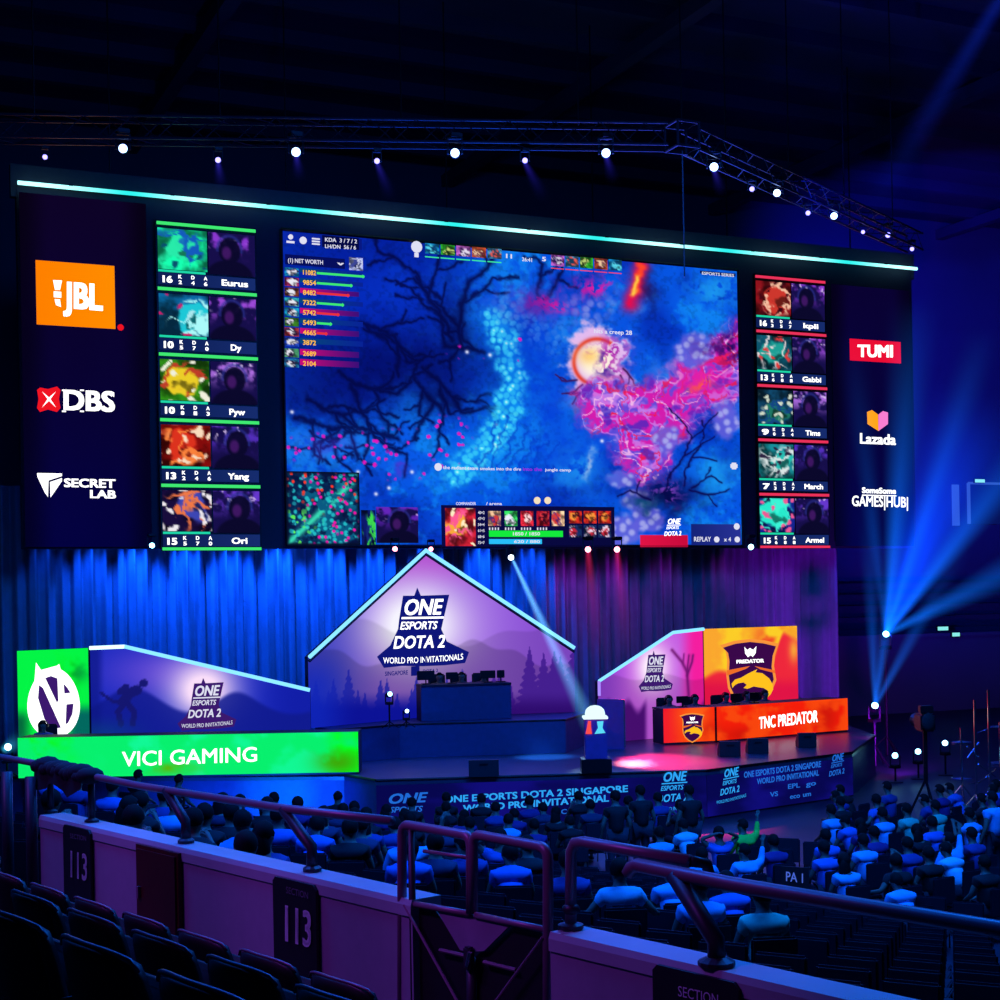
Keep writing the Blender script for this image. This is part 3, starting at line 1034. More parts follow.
PL = [[(20, 220, 150), (40, 235, 170), (20, 90, 190), (10, 80, 110)], [(10, 90, 140), (30, 200, 215), (170, 250, 250), (200, 30, 110)],
      [(40, 120, 20), (235, 205, 40), (190, 60, 40), (240, 240, 220)], [(110, 10, 10), (220, 50, 30), (250, 130, 60), (250, 220, 190)],
      [(20, 10, 50), (60, 70, 180), (240, 120, 70), (240, 235, 240)]]
PR = [[(120, 16, 24), (205, 55, 45), (245, 190, 160), (60, 6, 20)], [(10, 70, 90), (30, 160, 150), (230, 220, 220), (220, 60, 60)],
      [(14, 60, 90), (30, 120, 100), (20, 70, 130), (210, 220, 200)], [(20, 120, 130), (40, 190, 180), (220, 230, 230), (40, 30, 60)],
      [(16, 30, 120), (40, 235, 205), (60, 245, 215), (240, 90, 150)]]
cards(157, 221, 260, 549, 'tall player screen with green divider lines left of the main screen', ['Eurus', 'Dy', 'Pyw', 'Yang', 'Ori'], ['16', '10', '10', '13', '15'], 'green_line', PL, .5, 200, 0)
cards(755, 275, 828.5, 547, 'tall player screen with red divider lines right of the main screen', ['kpii', 'Gabbi', 'Tims', 'March', 'Armel'], ['16', '13', '9', '7', '15'], 'red_line', PR, .5, 300, 0)


# ---- sponsor boards
def board(x0, y0, x1, y1, label, c1, c2):
    T = thing('hanging_sponsor_board', label, 'sponsor board', hit((x0 + x1) / 2, y1))
    q = wall_rect(LP, x0, y0, x1, y1, .05)

    def f(u, v):
        n = fbm(u * 10, v * 10, 5, 3)
        c = np.asarray(c1, float) * (1 - v)[:, None] + np.asarray(c2, float) * v[:, None]
        e = sm(u, 0, .25) * sm(u, 1, .75)
        return c * (.55 + .45 * e + (n - .5) * .2)[:, None]
    painted('board_face', *q, 40, 60, f, T, True)
    return T


SB = board(19, 192, 152, 547, 'dark violet sponsor board at the left end of the video wall', (14, 3, 40), (3, 2, 62))
px_rect('orange_panel', 35.5, 260, 115.5, 329, solid((255, 128, 0), (255, 140, 0)), SB, .09, (4, 4))
mb = MB()
letters(mb, hit, 'JBL', (63, 308), (103, 311), 28, off=.13, bold=.04)
mb.poly([hit(53, 280, .13), hit(62, 280.5, .13), hit(60, 290, .13), hit(55, 290, .13)])
mb.box(hit(57.5, 294.5, .13), (.2, .02, .16))
mb.poly([hit(54.5, 299, .13), hit(60, 299.4, .13), hit(61, 307, .13), hit(56, 305, .13)])
mb.build('orange_panel_lettering', M['white_led'], SB)
MB().lathe(hit(120.5, 327.5, .1), [(.09, 0), (.09, .03)], 10, (Vector((1, 0, 0)), UP, Vector((0, -1, 0)))).build('red_dot', M['red'], SB)
mb = MB()
outline(mb, hit, [(37, 390), (40, 387.5), (48, 389), (57, 386.5), (60.5, 390), (59, 399), (60.5, 408), (57, 412), (48, 409.5), (40, 412), (37, 408), (38.5, 399)], .09)
mb.build('red_emblem', M['red'], SB)
mb = MB()
outline(mb, hit, [(42, 391.5), (49, 397.5), (56, 391.5), (50.4, 399), (56, 407.5), (49, 400.8), (42, 407.5), (47.6, 399)], .12)
letters(mb, hit, 'DBS', (63.5, 410), (115, 412), 21.5, off=.12, bold=.035)
for x0, x1 in ((62, 66), (80, 84)):
    for yy in (389.5, 410.5):
        mb.quad(hit(x0, yy, .12), hit(x1, yy + .1, .12), hit(x1, yy + 1.6, .12), hit(x0, yy + 1.5, .12))
mb.build('red_emblem_lettering', M['white_led'], SB)
mb = MB()
outline(mb, hit, [(37, 473), (62, 473.5), (62, 476), (48.5, 480.5), (48, 497), (45, 493), (37.5, 477)], .12)
outline(mb, hit, [(62, 478), (62, 481), (50.5, 497.5), (50, 482)], .12)
letters(mb, hit, 'SECRET', (64, 487), (115.5, 488), 9, off=.12, bold=.035)
letters(mb, hit, 'LAB', (90, 498), (116, 498.6), 8.5, off=.12, bold=.035)
mb.build('shield_lettering', M['white_led'], SB)

SB2 = board(831, 284, 914, 546, 'dark blue sponsor board at the right end of the video wall', (10, 2, 52), (3, 4, 70))
px_rect('red_panel', 849.5, 338.5, 901, 363.5, solid((235, 12, 50)), SB2, .09, (3, 3))
write('red_panel_lettering', hit, 'TUMI', (857.5, 357), (893, 357.5), 13, M['white_led'], SB2, off=.13, bold=.04)
outline(MB(), hit, [(867, 412), (872, 410), (878, 414.5), (878.5, 431), (867.5, 424)], .1).build('orange_heart_half', emit('heart_orange', C(255, 160, 20), 1.1), SB2)
outline(MB(), hit, [(878.3, 414.5), (883, 411), (888, 412.5), (888, 424), (878.5, 431)], .1).build('pink_heart_half', emit('heart_pink', C(240, 120, 200), 1.1), SB2)
mb = MB()
letters(mb, hit, 'Lazada', (860, 443.5), (896, 445), 11, off=.12, bold=.03)
letters(mb, hit, 'SomeSome', (862, 493), (896, 494), 6, off=.12, bold=.045)
mb.quad(hit(862, 494.6, .12), hit(896.5, 495.4, .12), hit(896.5, 496.4, .12), hit(862, 495.6, .12))
letters(mb, hit, 'GAMES|HUB|', (852, 506), (908, 507.5), 11, off=.12, bold=.02)
mb.build('white_lettering', M['white_led'], SB2)

# ================================================================== THE STAGE
SZ = 1.2
# outline of the stage front, left to right
pf = [at_d(-160, 776, 38.4), at_d(344, 774, 37.0), at_d(376, 779, 35.8), at_d(706, 768, 36.6), at_d(852, 752, 40.2), at_d(875, 740, 45)]
pf = [Vector((p.x, p.y, SZ)) for p in pf]
back = [Vector((33.5, 46.5, SZ)), Vector((pf[0].x, 46.5, SZ))]
STG = thing('stage', 'low wide stage with an angled front under the hanging screens', 'stage', (12, 40, 0))
MB().slab([Vector((p.x, p.y, SZ)) for p in reversed(pf + back)], Vector((0, 0, -0.15))).build('deck', M['stage_top'], STG)
PLN = []
for i in range(len(pf) - 1):
    PLN.append(Plane(pf[i], pf[i + 1]))


def fascia(u, v):
    n = fbm(u * 10, v * 4, 2.5, 55)
    c = flat(u, v, (7, 7, 78))
    c = mixc(c, (18, 14, 130), sm(n, .4, .7) * .8)
    return mixc(c, (60, 8, 90), sm(u, .8, 1) * .0)


for i in range(len(pf) - 1):
    a, b = pf[i], pf[i + 1]
    if i in (2, 3):
        o = Vector((0, 0, -.15))
        nrm = PLN[i].n * .02
        painted('fascia_screen', a + o + nrm, b + o + nrm, Vector((a.x, a.y, .04)) + nrm, Vector((b.x, b.y, .04)) + nrm, 60, 10, fascia, STG, True)
        m = MB()
        m.quad(a + o, b + o, Vector((b.x, b.y, 0.01)), Vector((a.x, a.y, 0.01)))
        m.build('fascia', M['panel_back'], STG)
    else:
        m = MB()
        m.quad(a + Vector((0, 0, -.15)), b + Vector((0, 0, -.15)), Vector((b.x, b.y, 0.01)), Vector((a.x, a.y, 0.01)))
        m.build('fascia', M['stage_side'], STG)
    MB().tube([a + Vector((0, 0, -.03)), b + Vector((0, 0, -.03))], .035, 6).build('edge_trim', M['black_metal'], STG)
h2, h3 = PLN[2].hit, PLN[3].hit
mb = MB()
letters(mb, h2, 'ONE ESPORTS DOTA 2 SINGAPORE', (444, 803), (628, 792), 7.2, off=.05, bold=.03)
letters(mb, h2, 'WORLD PRO INVITATIONAL', (463, 812), (609, 801.5), 7.2, off=.05, bold=.03)
mb.build('fascia_lettering', M['cyan_letter'], STG)
event_logo(h2, STG, 671, 790, .20, 1.0, None, 'cyan_letter', .03, -.05, True, 'fascia_event_logo')
mb = MB()
letters(mb, h2, 'ONE', (389, 804), (428, 802), 10.5, off=.05, bold=.03, shear=.25)
letters(mb, h2, 'ESPORTS', (385, 813), (423, 811.5), 6, off=.05, bold=.02, shear=.25)
for x, y, w, s_ in ((480, 817, 12, 'EPL'), (516, 816, 26, 'Lenovo'), (553, 814.5, 14, 'VIC'), (484, 825, 8, 'go'), (520, 824, 10, 'co')):
    letters(mb, h2, s_, (x, y), (x + w, y - w * .05), 5, off=.05, bold=.02)
mb.build('sponsor_lettering', M['dim_cyan'], STG)
mb = MB()
letters(mb, h3, 'ONE ESPORTS DOTA 2 SINGAPORE', (744, 778), (821, 767), 6.4, off=.05, bold=.03)
letters(mb, h3, 'WORLD PRO INVITATIONAL', (757, 784.5), (819, 775.5), 6.0, off=.05, bold=.03)
for x, y, w, s_ in ((788, 789, 12, 'EPL'), (806, 786.5, 10, 'go'), (770, 797, 8, 'VS'), (790, 799, 10, 'eco'), (803, 797, 8, 'um')):
    letters(mb, h3, s_, (x, y), (x + w, y - w * .14), 5, off=.05, bold=.02)
mb.build('fascia_lettering', M['dim_cyan'], STG)
event_logo(h3, STG, 729, 784, .17, .72, None, 'cyan_letter', .03, -.13, True, 'fascia_event_logo')
event_logo(h3, STG, 836, 767, .14, .7, None, 'dim_cyan', .03, -.13, False, 'fascia_event_logo')

# curtain behind the stage, hanging from under the video wall
cm = MB()
N = 900
x0, x1 = -2.5, 34.2
for k in range(N + 1):
    x = x0 + (x1 - x0) * k / N
    ph = k * .62 + 1.3 * math.sin(k * .021)
    y = 45.2 + .13 * math.sin(ph) + .07 * math.sin(k * .11 + 1) + .04 * math.sin(ph * 2.3)
    cm.v += [Vector((x, y, 1.22)), Vector((x + .02 * math.sin(k), y, 4.5)), Vector((x, 45.2 + (y - 45.2) * .8, 9.0))]
for k in range(N):
    a = k * 3
    cm.f += [(a, a + 3, a + 4, a + 1), (a + 1, a + 4, a + 5, a + 2)]
cu = cm.build('stage_curtain', M['curtain'], None, True)
tag(cu, 'blue lit pleated curtain hanging behind the stage below the screens', 'curtain')


# ---- set pieces: gabled boards with lit faces and neon edges
def profile(name, pts, zb, ns, nt, fn, parent, off=.0):
    """lit face with a sloping top edge; pts = photograph position and depth of each corner of the top edge"""
    W = [at_d(*p) for p in pts]
    pl_ = Plane(W[0], W[-1])
    W = [W[0]] + [pl_.hit(p[0], p[1]) for p in pts[1:-1]] + [W[-1]]
    m = MB()
    L = [0]
    for a, b in zip(W[:-1], W[1:]):
        L.append(L[-1] + (b - a).length)
    vs = []
    for k in range(ns + 1):
        s_ = L[-1] * k / ns
        j = max(i for i in range(len(L) - 1) if L[i] <= s_ + 1e-9)
        t = (s_ - L[j]) / (L[j + 1] - L[j])
        p = W[j].lerp(W[j + 1], t)
        for q in range(nt + 1):
            vs.append((p.x, p.y, zb + (p.z - zb) * q / nt))
    m.v = np.array(vs)
    w = nt + 1
    for k in range(ns):
        for q in range(nt):
            a = k * w + q
            m.f.append((a, a + w, a + w + 1, a + 1))
    x, y = proj(m.v)
    m.c = lin_np(fn(x, y))
    o = m.build(name, LED, parent)
    n = Plane(W[0], W[-1]).n
    bk = MB()
    bk.slab([Vector((p.x, p.y, zb)) - n * .02 for p in (W[0], W[-1])] + [p - n * .02 for p in reversed(W)], n * -.12)
    bk.build('board', M['panel_back'], parent)
    return W, n


def hills(x, y, cx, cy, rx, ry, dark, mid, hot):
    n = fbm(x, y, 26, 61)
    c = flat(x, y, mid)
    c = mixc(c, hot, blob(x, y, cx, cy, rx, ry) * 1.05)
    return c, n


def gable_art(x, y):
    n = fbm(x, y, 30, 61)
    c = flat(x, y, (150, 96, 222))
    c = mixc(c, (74, 74, 214), sm(x, 400, 320))
    c = mixc(c, (128, 66, 205), sm(x, 480, 560) * .6)
    c = mixc(c, (176, 60, 200), sm(y, 600, 556) * .8)
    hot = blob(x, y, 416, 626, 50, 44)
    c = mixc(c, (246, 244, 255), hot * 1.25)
    r1 = 632 - 10 * np.sin((x - 300) / 34) - 4 * np.sin(x / 11)
    c = mixc(c, c * .90, sm(y, r1 - 1, r1 + 2))
    r2 = 654 - 12 * np.sin((x - 430) / 28) + 3 * np.sin(x / 7)
    c = mixc(c, c * .84, sm(y, r2 - 1, r2 + 2))
    # pines along the bottom
    th = np.zeros_like(x)
    for k in range(26):
        tx = 316 + k * 10.3 + 3 * math.sin(k * 2.3)
        top = 676 + 9 * math.sin(k * 1.7) + (8 if 350 < tx < 420 else 0) - (22 if tx > 525 else 0) - (14 if tx > 545 and k % 2 else 0) + (4 if tx < 345 else 0)
        wd = (y - top) * .20 * (.75 + .5 * np.abs(np.sin((y - top) * .45)))
        th = np.maximum(th, ((np.abs(x - tx) < wd) & (y > top)).astype(float))
    tree = np.where(x[:, None] > 480, np.array([[62, 26, 140]]), np.array([[30, 34, 158]]))
    c = c * (1 - th[:, None] * .85) + tree * th[:, None] * .85
    low = sm(y, 690, 712)
    base = np.where(x[:, None] > 470, np.array([[46, 12, 110]]), np.array([[12, 18, 150]]))
    c = c * (1 - low[:, None]) + base * low[:, None]
    c = mixc(c, (16, 40, 190), sm(x, 360, 315) * .75 * sm(y, 640, 690))
    return c


HZ = 2.1
HD = 1.0
GA = thing('gabled_set_board', 'tall gabled set wall with event logo and neon edges at centre stage', 'set piece', at_z(425, 722, SZ))
gl, ga, gr = (308, 657, 40.0), (425, 550, 43.3), (574, 648, 44.2)
WL, nL = profile('left_face', [gl, ga], HZ + .006, 120, 90, gable_art, GA)
WR, nR = profile('right_face', [ga, gr], HZ + .006, 150, 90, gable_art, GA)
PLf, PRf = Plane(WL[0], WL[1]), Plane(WR[0], WR[1])


def gable_hit(px, py, off=0):
    return PLf.hit(px, py, off) if px < 425 else PRf.hit(px, py, off)


for a, b, n in ((WL[0], WL[1], nL), (WR[0], WR[1], nR)):
    MB().tube([a + n * .06, b + n * .06], .055, 8).build('neon_edge', M['neon_blue'], GA)
    MB().tube([a + n * .04 + Vector((0, 0, -.11)), b + n * .04 + Vector((0, 0, -.11))], .045, 6).build('edge_channel', M['panel_back'], GA)
event_logo(gable_hit, GA, 416.9, 629, .33, 1.0, 'blue_ink', 'white_led', .03, fold=425.0, fold_hits=(PLf.hit, PRf.hit))
mb = MB()
letters(mb, gable_hit, 'SINGAPORE', (385, 676), (408, 674.5), 4.6, off=.05, bold=.02)
mb.quad(gable_hit(411, 676, .05), gable_hit(419.5, 675.5, .05), gable_hit(419.5, 666, .05), gable_hit(411, 666.5, .05))
letters(mb, gable_hit, 'DOTA 2', (423, 673), (438, 672), 3.6, off=.05)
mb.build('small_lettering', M['blue_ink'], GA)

# riser under the casters' desk
r0, r1, r2, r3 = at_d(336, 760, 39.2), at_d(400, 757, 40.6), at_d(566, 752, 41.2), at_d(590, 745, 43.8)
rp = [Vector((p.x, p.y, HZ)) for p in (r0, r1, r2, r3)]
bk_ = [Vector((p.x, p.y, HZ)) + d for p, d in ((WR[1], Vector((.2, .8, 0))), (WL[1], Vector((0, 1.0, 0))), (WL[0], Vector((.35, .6, 0))))]
RS = thing('riser', 'low dark platform under the commentary desk at the foot of the gabled wall', 'platform', (rp[1].x, rp[1].y, SZ))
MB().slab(list(reversed(rp + bk_)), Vector((0, 0, -(HZ - SZ) + .005))).build('platform_body', M['stage_side'], RS)
MB().tube([p + Vector((0, 0, .01)) for p in rp], .03, 6).build('edge_trim', M['black_metal'], RS)


# left wing
def wing_left_art(x, y):
    n = fbm(x, y, 20, 71)
    c = flat(x, y, (24, 40, 190))
    c = mixc(c, (92, 70, 210), blob(x, y, 165, 672, 60, 26))
    c = mixc(c, (18, 30, 168), sm(x, 235, 300))
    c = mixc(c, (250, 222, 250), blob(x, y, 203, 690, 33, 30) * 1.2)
    r = 705 - 14 * blob(x, y, 130, 0, 40, 1e9) - 10 * blob(x, y, 235, 0, 22, 1e9) - 6 * np.sin(x / 17)
    c = mixc(c, (16, 26, 140), sm(y, r, r + 6) * .85)
    # two crouching figures as plain dark shapes
    f = np.zeros_like(x)
    for pts, w in (([(123, 702), (130, 693), (137, 690)], 5.5), ([(143, 683.5), (144, 683)], 4.2), ([(101, 693), (112, 701), (128, 706)], 1.7), ([(134, 692), (126, 701), (116, 702)], 2.4), ([(124, 704), (118, 712), (121, 724)], 3.2), ([(128, 704), (134, 712), (133, 724)], 3.2), ([(120, 692), (126, 687)], 3.6)):
        f = np.maximum(f, stroke(x, y, pts, w))
    c = mixc(c, (20, 22, 110), sm(f, .35, .5) * .95)
    c = mixc(c, (12, 22, 130), sm(x, 106, 96) * .7)
    c = mixc(c, (8, 70, 130), sm(y, 712, 738) * .6 * sm(x, 160, 100))
    return c


WA = thing('sloped_set_board', 'sloping set wall with event logo behind the green desk', 'set piece', at_z(200, 766, SZ))
lw = [(90, 648, 39.2), (125, 646.5, 39.2), (310, 690, 39.5)]
W1, n1 = profile('lit_face', lw, SZ + .006, 150, 70, wing_left_art, WA)
for a, b in zip(W1[:-1], W1[1:]):
    MB().tube([a + n1 * .05, b + n1 * .05], .05, 8).build('neon_edge', M['neon_blue'] if a != W1[0] else M['neon_white'], WA)
P1 = Plane(W1[0], W1[2])
event_logo(P1.hit, WA, 203, 705, .215, .98, 'purple_ink', 'soft_white', .03, -.02)

# green banner
GB = thing('team_banner', 'bright green banner panel with white horned emblem at the left of stage', 'banner', at_z(52, 770, SZ))
g0, g1 = at_d(17, 651, 39.1), at_d(88, 648, 39.1)


def green_art(x, y):
    n = fbm(x, y, 22, 81)
    c = flat(x, y, (4, 245, 70))
    c = mixc(c, (10, 250, 10), blob(x, y, 66, 672, 12, 16) * sm(n, .3, .6))
    c = mixc(c, (4, 120, 60), blob(x, y, 76, 672, 12, 10) * sm(n, .35, .6) * .7)
    c = mixc(c, (2, 105, 95), sm(y, 700, 716) * sm(x, 60, 78))
    c = mixc(c, (4, 105, 60), sm(y, 705, 722) * sm(x, 36, 20))
    return c


Pg = Plane(g0, g1)
painted('lit_face', g0, g1, Vector((g0.x, g0.y, SZ + .006)), Vector((g1.x, g1.y, SZ + .006)), 60, 90, green_art, GB)
m = MB()
m.slab([g0 - Pg.n * .03, g1 - Pg.n * .03, Vector((g1.x, g1.y, SZ + .006)) - Pg.n * .03, Vector((g0.x, g0.y, SZ + .006)) - Pg.n * .03], Pg.n * -.4)
m.build('board', M['panel_back'], GB)
gh = lambda x, y, o=0: Pg.hit(x * .2, 560 + y * .2, o)
egg = []
for k in range(40):
    q = 2 * math.pi * k / 40
    r = 1 + .06 * math.cos(q)
    egg.append((268 + 131 * math.sin(q) * (1 - .10 * math.cos(q)), 715 - 176 * math.cos(q)))
egg = [(x, min(y, 886)) for x, y in egg]
mb = MB()
mb.poly([gh(x, y, .04) for x, y in egg])
mb.poly([gh(x, y, .04) for x, y in ((172, 610), (180, 512), (205, 550), (285, 528), (296, 520), (304, 548), (330, 620))])
mb.build('emblem_shell', M['white_led'], GB)
mb = MB()
for pts in ([(195, 625), (215, 640), (305, 838), (262, 846), (222, 795), (190, 690)], [(226, 590), (255, 580), (287, 592), (292, 705), (284, 712)],
            [(318, 618), (338, 640), (352, 664), (322, 668)], [(332, 722), (368, 718), (362, 770), (340, 815), (328, 822)]):
    mb.poly([gh(x, y, .07) for x, y in pts])
mb.build('emblem_slots', M['purple_ink'], GB)


# ---- team desks
def desk(name, label, segs, ztop, fn, depth=.9):
    T = thing(name, label, 'desk', (segs[0][0].x, segs[0][0].y, SZ))
    return T


def green_desk(x, y):
    n = fbm(x, y, 26, 85)
    c = flat(x, y, (8, 240, 110))
    c = mixc(c, (20, 250, 160), sm(n, .42, .62) * sm(x, 90, 140) * .8)
    c = mixc(c, (6, 255, 30), np.maximum(sm(x, 320, 345), sm(x, 90, 40)) * sm(n, .3, .5))
    c = mixc(c, (60, 170, 10), blob(x, y, 338, 762, 22, 12) * sm(n, .4, .55))
    c = mixc(c, (90, 180, 10), (blob(x, y, 40, 752, 12, 9) + blob(x, y, 165, 768, 30, 6)) * sm(n, .35, .55))
    return c


def make_desk(label, tops, fn, cells, depth=.9):
    """tops: photograph position and depth of the front top edge corners"""
    W = [at_d(*p) for p in tops]
    ztop = sum(p.z for p in W) / len(W)
    for p in W:
        p.z = ztop
    T = thing('team_desk', label, 'desk', (W[0].x, W[0].y, SZ))
    planes = []
    for a, b in zip(W[:-1], W[1:]):
        pl = Plane(a, b)
        planes.append(pl)
        zb_ = SZ + .06
        painted('lit_front', a + pl.n * .02, b + pl.n * .02, Vector((a.x, a.y, zb_)) + pl.n * .02, Vector((b.x, b.y, zb_)) + pl.n * .02, int(cells * (b - a).length), 30, fn, T)
        m = MB()
        B = Vector((0, 0, -(ztop - SZ) + .01))
        m.slab([a, b, b + B, a + B], pl.n * -.06)
        m.build('front_panel', M['panel_back'], T)
        m = MB()
        m.slab([a - pl.n * .06, b - pl.n * .06, b - pl.n * depth, a - pl.n * depth], Vector((0, 0, -.05)))
        m.build('desktop', M['panel_back'], T)
    for p, pl in ((W[0], planes[0]), (W[-1], planes[-1])):
        m = MB()
        B = Vector((0, 0, -(ztop - SZ) + .01))
        q = p - pl.n * .07 + Vector((0, 0, -.06))
        s_ = pl.r * (.04 if p is W[0] else -.04)
        m.slab([q, q - pl.n * (depth - .1), q - pl.n * (depth - .1) + B + Vector((0, 0, .06)), q + B + Vector((0, 0, .06))], s_)
        m.build('side_panel', M['panel_back'], T)
    for p in W[1:-1]:
        MB().tube([p + planes[0].n * .04, Vector((p.x, p.y, SZ + .02)) + planes[0].n * .04], .035, 6).build('corner_seam', M['black_metal'], T)
    return T, planes, ztop


DG, dpl, dz = make_desk('long green lit team desk with white lettering at the left of stage', [(18, 740, 36.9), (358, 729.5, 36.9)], green_desk, 12)
write('desk_lettering', dpl[0].hit, 'VICI GAMING', (122, 766.5), (257, 761.5), 15.5, M['white_led'], DG, off=.06, bold=.012)


def red_desk(x, y):
    n = fbm(x, y, 20, 91)
    c = flat(x, y, (250, 70, 14))
    c = mixc(c, (245, 30, 10), sm(n, .45, .6))
    c = mixc(c, (240, 20, 50), sm(x, 690, 664) * .8)
    c = mixc(c, (200, 20, 10), (blob(x, y, 826, 716, 12, 20) + blob(x, y, 745, 735, 22, 8) + blob(x, y, 710, 732, 10, 10)) * sm(n, .3, .55) * .8)
    c = mixc(c, (255, 110, 30), blob(x, y, 696, 716, 16, 14) * .7)
    return c


DR, rpl, rz = make_desk('red lit team desk with white lettering and small crest at the right of stage', [(663, 710.5, 43.0), (715, 708.5, 43.4), (847, 695, 46.2)], red_desk, 12)
write('desk_lettering', rpl[1].hit, 'TNC PREDATOR', (759, 729), (818, 722), 12.5, M['white_led'], DR, off=.06, bold=.03)


def crest(h, parent, ox, oy, k, full=True):
    """crest units: x 200..495, y 195..545 (photograph x5)"""
    m = lambda x, y, o: h(ox + (x - 347) * k, oy + (y - 360) * k, o)
    sh = [(200, 226), (270, 204), (350, 194), (425, 202), (494, 218), (476, 270), (470, 330), (482, 400), (462, 450), (430, 495), (390, 525), (350, 548), (300, 520), (262, 485), (240, 440), (232, 380), (236, 300), (228, 255)]
    inn = [(350 + (x - 350) * .90, 365 + (y - 365) * .91) for x, y in sh]
    MB().poly([m(x, y, .04) for x, y in sh]).build('crest_border', emit('crest_orange', C(250, 150, 60), 1), parent)
    MB().poly([m(x, y, .06) for x, y in inn]).build('crest_field', emit('crest_field', C(58, 8, 74), 1), parent)
    b = MB()
    b.poly([m(x, y, .09) for x, y in ((322, 234), (336, 250), (350, 240), (366, 250), (382, 230), (378, 266), (364, 284), (352, 276), (340, 286), (326, 268))])
    letters(b, m, 'PREDATOR', (282, 318), (420, 312), 19, off=.09, bold=.05)
    b.build('crest_lettering', M['white_led'], parent)
    b = MB()
    for pts in ([(234, 352), (350, 330), (330, 344), (236, 378)], [(372, 330), (476, 352), (476, 366), (400, 346)]):
        b.poly([m(x, y, .08) for x, y in pts])
    b.build('crest_bands', emit('crest_band', C(240, 110, 40), 1), parent)
    b = MB()
    b.poly([m(x, y, .09) for x, y in ((262, 440), (258, 418), (275, 398), (306, 388), (340, 368), (386, 346), (378, 362), (412, 366), (446, 392), (462, 420), (466, 446), (454, 470), (434, 492), (438, 452), (418, 440), (392, 436), (368, 432), (338, 444), (318, 440), (334, 424), (318, 412), (292, 416), (276, 424))])
    b.build('crest_bird_head', emit('crest_gold', C(255, 190, 30), 1.05), parent)


RB = thing('team_banner', 'orange and red banner panel with bird crest behind the red desk', 'banner', at_z(750, 738, SZ))
b0, b1 = at_d(703.5, 629, 46.3), at_d(797, 627.5, 49.0)
b1.z = b0.z


def red_art(x, y):
    n = fbm(x, y, 24, 95)
    c = flat(x, y, (252, 205, 40))
    c = mixc(c, (250, 150, 50), sm(n, .4, .65) * .7)
    c = mixc(c, (240, 70, 40), blob(x, y, 772, 640, 18, 16) * sm(n, .3, .5))
    edge = 676 + 6 * np.sin(x / 9) - 40 * sm(x, 768, 785)
    c = mixc(c, (238, 40, 60), sm(y, edge - 3, edge + 5))
    c = mixc(c, (225, 20, 70), sm(y, 674, 690))
    c = mixc(c, (252, 190, 60), blob(x, y, 794, 650, 5, 12) * .8)
    return c


Pr = Plane(b0, b1)
painted('lit_face', b0, b1, Vector((b0.x, b0.y, SZ + .006)), Vector((b1.x, b1.y, SZ + .006)), 90, 90, red_art, RB)
m = MB()
m.slab([b0 - Pr.n * .03, b1 - Pr.n * .03, Vector((b1.x, b1.y, SZ + .006)) - Pr.n * .03, Vector((b0.x, b0.y, SZ + .006)) - Pr.n * .03], Pr.n * -.4)
m.build('board', M['panel_back'], RB)
crest(Pr.hit, RB, 749.4, 672, .2)
crest(rpl[0].hit, DR, 692, 727, .085)


def wing_right_art(x, y):
    c = flat(x, y, (196, 92, 226))
    c = mixc(c, (130, 60, 205), sm(x, 640, 600) * .8)
    c = mixc(c, (245, 30, 160), sm(x, 676, 696))
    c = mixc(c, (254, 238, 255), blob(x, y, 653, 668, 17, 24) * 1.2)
    r = 676 + 3 * np.sin(x / 9)
    c = mixc(c, c * .88, sm(y, r, r + 2))
    for pts, w in (([(689, 700), (687, 672), (682, 662), (672, 650)], 1.5), ([(687, 676), (692, 662), (693, 655)], 1.2), ([(687, 672), (689, 655)], 1.0), ([(683, 664), (684, 654)], .8)):
        c = mixc(c, (110, 20, 110), stroke(x, y, pts, w))
    low = sm(y + 5 * np.sin(x / 3.1), 700, 712)
    c = mixc(c, (70, 14, 110), low * sm(np.abs(x - 655), 6, 12))
    return c


WB = thing('sloped_set_board', 'pink lit sloping set wall with event logo left of the orange banner', 'set piece', at_z(650, 745, SZ))
rw = [(598, 681, 43.8), (672, 632.5, 45.4), (702.5, 629, 46.2)]
W2, n2 = profile('lit_face', rw, SZ + .006, 90, 80, wing_right_art, WB)
for a, b in zip(W2[:-1], W2[1:]):
    MB().tube([a + n2 * .05, b + n2 * .05], .05, 8).build('neon_edge', M['neon_blue'], WB)
MB().tube([W2[0] + n2 * .05, Vector((W2[0].x, W2[0].y, 2.6)) + n2 * .05], .045, 8).build('neon_edge', emit('neon_violet', (.35, .22, .9), 1.2), WB)
event_logo(Plane(W2[0], W2[2]).hit, WB, 653.5, 672, .17, .72, 'purple_ink', 'soft_white', .03, .0)
# dark screen flat between the wing and the pedestal
DF = Plane(at_d(597, 700, 42.0), at_d(628, 700, 42.0))
a, b = DF.hit(597, 699), DF.hit(624, 699.5)
o = thing('masking_flat', 'small dark upright flat at the left foot of the pink set wall', 'flat', (a.x, a.y, SZ))
MB().slab([a, b, Vector((b.x, b.y, SZ)), Vector((a.x, a.y, SZ))], DF.n * -.06).build('flat_panel', M['pedestal'], o)
MB().tube([Vector((b.x, b.y, SZ + .05)), b], .03, 6).build('edge_post', M['rail'], o)

